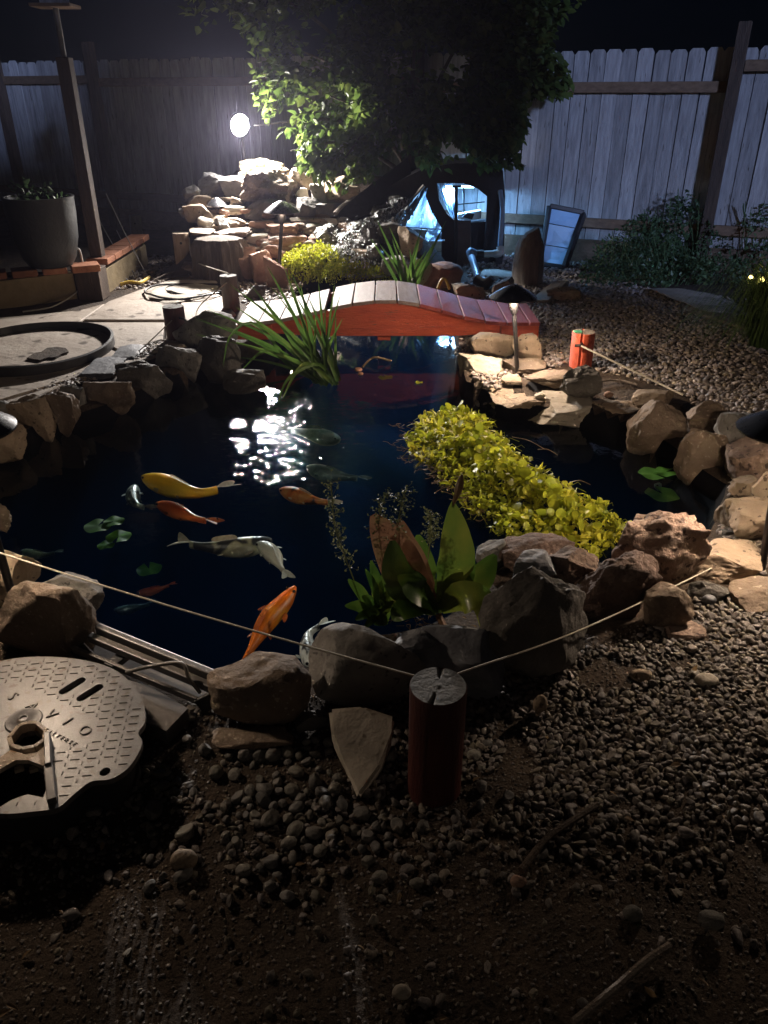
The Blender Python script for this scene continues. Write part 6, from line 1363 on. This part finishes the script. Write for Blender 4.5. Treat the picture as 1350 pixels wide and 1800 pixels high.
# behind and left
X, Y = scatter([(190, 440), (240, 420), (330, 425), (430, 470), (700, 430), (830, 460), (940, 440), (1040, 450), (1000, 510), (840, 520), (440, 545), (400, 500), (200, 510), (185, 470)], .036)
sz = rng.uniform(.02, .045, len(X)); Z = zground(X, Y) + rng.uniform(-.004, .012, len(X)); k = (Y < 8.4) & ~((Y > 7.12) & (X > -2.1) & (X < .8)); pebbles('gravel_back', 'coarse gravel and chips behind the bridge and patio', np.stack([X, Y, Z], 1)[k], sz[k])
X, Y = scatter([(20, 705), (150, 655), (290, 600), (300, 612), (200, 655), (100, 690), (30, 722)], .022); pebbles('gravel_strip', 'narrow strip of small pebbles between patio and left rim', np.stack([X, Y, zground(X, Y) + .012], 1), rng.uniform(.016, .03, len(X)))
# foreground
X, Y = scatter([(180, 1290), (350, 1225), (520, 1230), (840, 1150), (1000, 1130), (1130, 1100), (1240, 1050), (1420, 1020), (1560, 1250), (1560, 1820), (-200, 1820), (-200, 1440), (120, 1440)], .0152)
ppy = Y; dens = np.clip((Y - (1.0 + .02 * X)) / .35, .05, 1) ; wl = (X < .12)
# small gravel, thinning over bare soil toward the camera and in patches
k = patchy(X, Y, 2.4, -.34, 4) & (rng.uniform(0, 1, len(X)) < dens * np.where(wl, .62, 1)); X1, Y1 = X[k], Y[k]
sz = rng.uniform(.0115, .0225, len(X1)) * np.where(rng.uniform(0, 1, len(X1)) < .08, 1.5, 1); pebbles('gravel_near', 'small rounded gravel covering the foreground', np.stack([X1, Y1, zground(X1, Y1) + rng.uniform(-.002, .011, len(X1))], 1), sz)
# fine grit over the soil
k = rng.uniform(0, 1, len(X)) < .8; X2, Y2 = X[k] + .004, Y[k] + .006; pebbles('grit', 'fine grit scattered over the foreground soil', np.stack([X2, Y2, zground(X2, Y2) + .001], 1), rng.uniform(.004, .009, len(X2)))
def litter():
    n = 260; x = rng.uniform(-1.6, 2.6, n); yy = rng.uniform(.75, 2.6, n); k = ~inside(POND, x, yy); x2, y2 = rng.uniform(1.0, 3.6, 160), rng.uniform(3.2, 6.6, 160); k2 = ~inside(POND, x2, y2)
    X = np.concatenate([x[k], x2[k2]]); Y = np.concatenate([yy[k], y2[k2]]); n = len(X); L = rng.uniform(.008, .03, n)
    leaf_stuff('leaf_litter', np.stack([X, Y, zground(X, Y) + .018], 1), rng.normal(0, 1, (n, 3)) * np.array([1, 1, .25]), rng.normal(0, .4, (n, 3)) + np.array([0, 0, 1]), L, L * rng.uniform(.15, .6, n), LM['dry'], None, label='dry leaf litter scattered over the gravel')
litter()
# larger river cobbles left of the near post: things of their own
def cobbles():
    shapes = []
    for s in range(6):
        V, F = rock_shape(900 + s, 4, 0, 2, .05); shapes.append((V, F))
    meshes = [mesh_of('river_cobble', V * .5, F, MT['cobble']) for V, F in shapes]
    placed = []; tries = 0
    while len(placed) < 130 and tries < 6000:
        tries += 1; px = random.gauss(525, 95) if random.random() < .82 else random.uniform(250, 1000); py = random.gauss(1385, 65) if random.random() < .85 else random.uniform(1300, 1600)
        if py < 1285 or px < 300 - (py - 1300) * .5: continue
        if 570 < px < 700 and py < 1410 and px > 560 + (py - 1240) * .3 and px < 700 - (py - 1290) * .4: continue
        if 700 < px < 830 and py < 1450: continue
        p = on_z(px, py, 0); d = random.choice((.02, .024, .028, .034, .04)) * random.uniform(.85, 1.15)
        if any((p - q).length < (d + e) * .42 for q, e in placed): continue
        placed.append((p, d)); o = link('river_cobble', random.choice(meshes)); o.location = (p.x, p.y, zg(p.x, p.y) + d * .28); o.scale = (d * random.uniform(.95, 1.3), d * random.uniform(.8, 1), d * random.uniform(.6, .85)); o.rotation_euler = (random.gauss(0, .2), random.gauss(0, .2), random.uniform(0, 6.3))
        tag(o, 'smooth grey river cobble lying in the near gravel', 'cobble', 'river cobbles in the near gravel')
cobbles()
for (x0, y0, x1, y1, m, l) in ((648, 1610, 665, 1630, 'pale', 'lone pale pebble on bare soil below the near post'), (690, 1742, 722, 1764, 'pale', 'whitish pebble at the very bottom of the soil'), (1222, 1188, 1262, 1212, 'pale', 'pale oval stone in the right foreground gravel'), (938, 1222, 962, 1256, 'tan', 'tan oval stone standing out below the dark boulder'), (1108, 1182, 1145, 1202, 'tan', 'flat tan pebble below the knobbly boulder'), (1228, 1612, 1272, 1640, 'grey', 'grey stone in dark soil at lower right'), (1096, 1598, 1130, 1625, 'grey', 'grey pebble in dark soil left of another grey stone'), (300, 1500, 345, 1540, 'tan', 'lone tan cobble at the lower left below the round cover'), (898, 1548, 925, 1565, 'red', 'reddish pebble at the end of the dark stick'), (1235, 985 + 62, 1258, 1066, 'slate', 'dark shiny oval pebble by the flat brown rock'), (1062, 688, 1078, 700, 'red', 'orange pebble behind the flat topped tan rock'), (1256, 755, 1270, 772, 'pale', 'small pale pebble wedged in the right rim'), (940, 690, 958, 702, 'pale', 'white pebble on top of the long cream block')):
    rock(x0, y0, x1, y1, m, l, ratio=.7, sub=3, boxy=0, cuts=2, name='pebble', base=.005, cat='pebble')
def haze():  # added volume standing in for lens glow round the flood lamp
    m = bpy.data.materials.new('haze'); m.use_nodes = True; nt = m.node_tree; nt.nodes.clear(); o = nt.nodes.new('ShaderNodeOutputMaterial'); v = nt.nodes.new('ShaderNodeVolumePrincipled'); v.inputs['Color'].default_value = (.72, .7, 1, 1); v.inputs['Density'].default_value = .0008; v.inputs['Anisotropy'].default_value = .8; nt.links.new(v.outputs[0], o.inputs['Volume'])
    h = MB().box((0, 50, 3), (310, 410, 8.4)).build('haze', m); tag(h, 'thin haze box added to give the flood lamp a glow', kind='stuff')
haze()
print('objects', len(bpy.data.objects), 'faces', sum(len(o.data.polygons) for o in bpy.data.objects if o.type == 'MESH'))
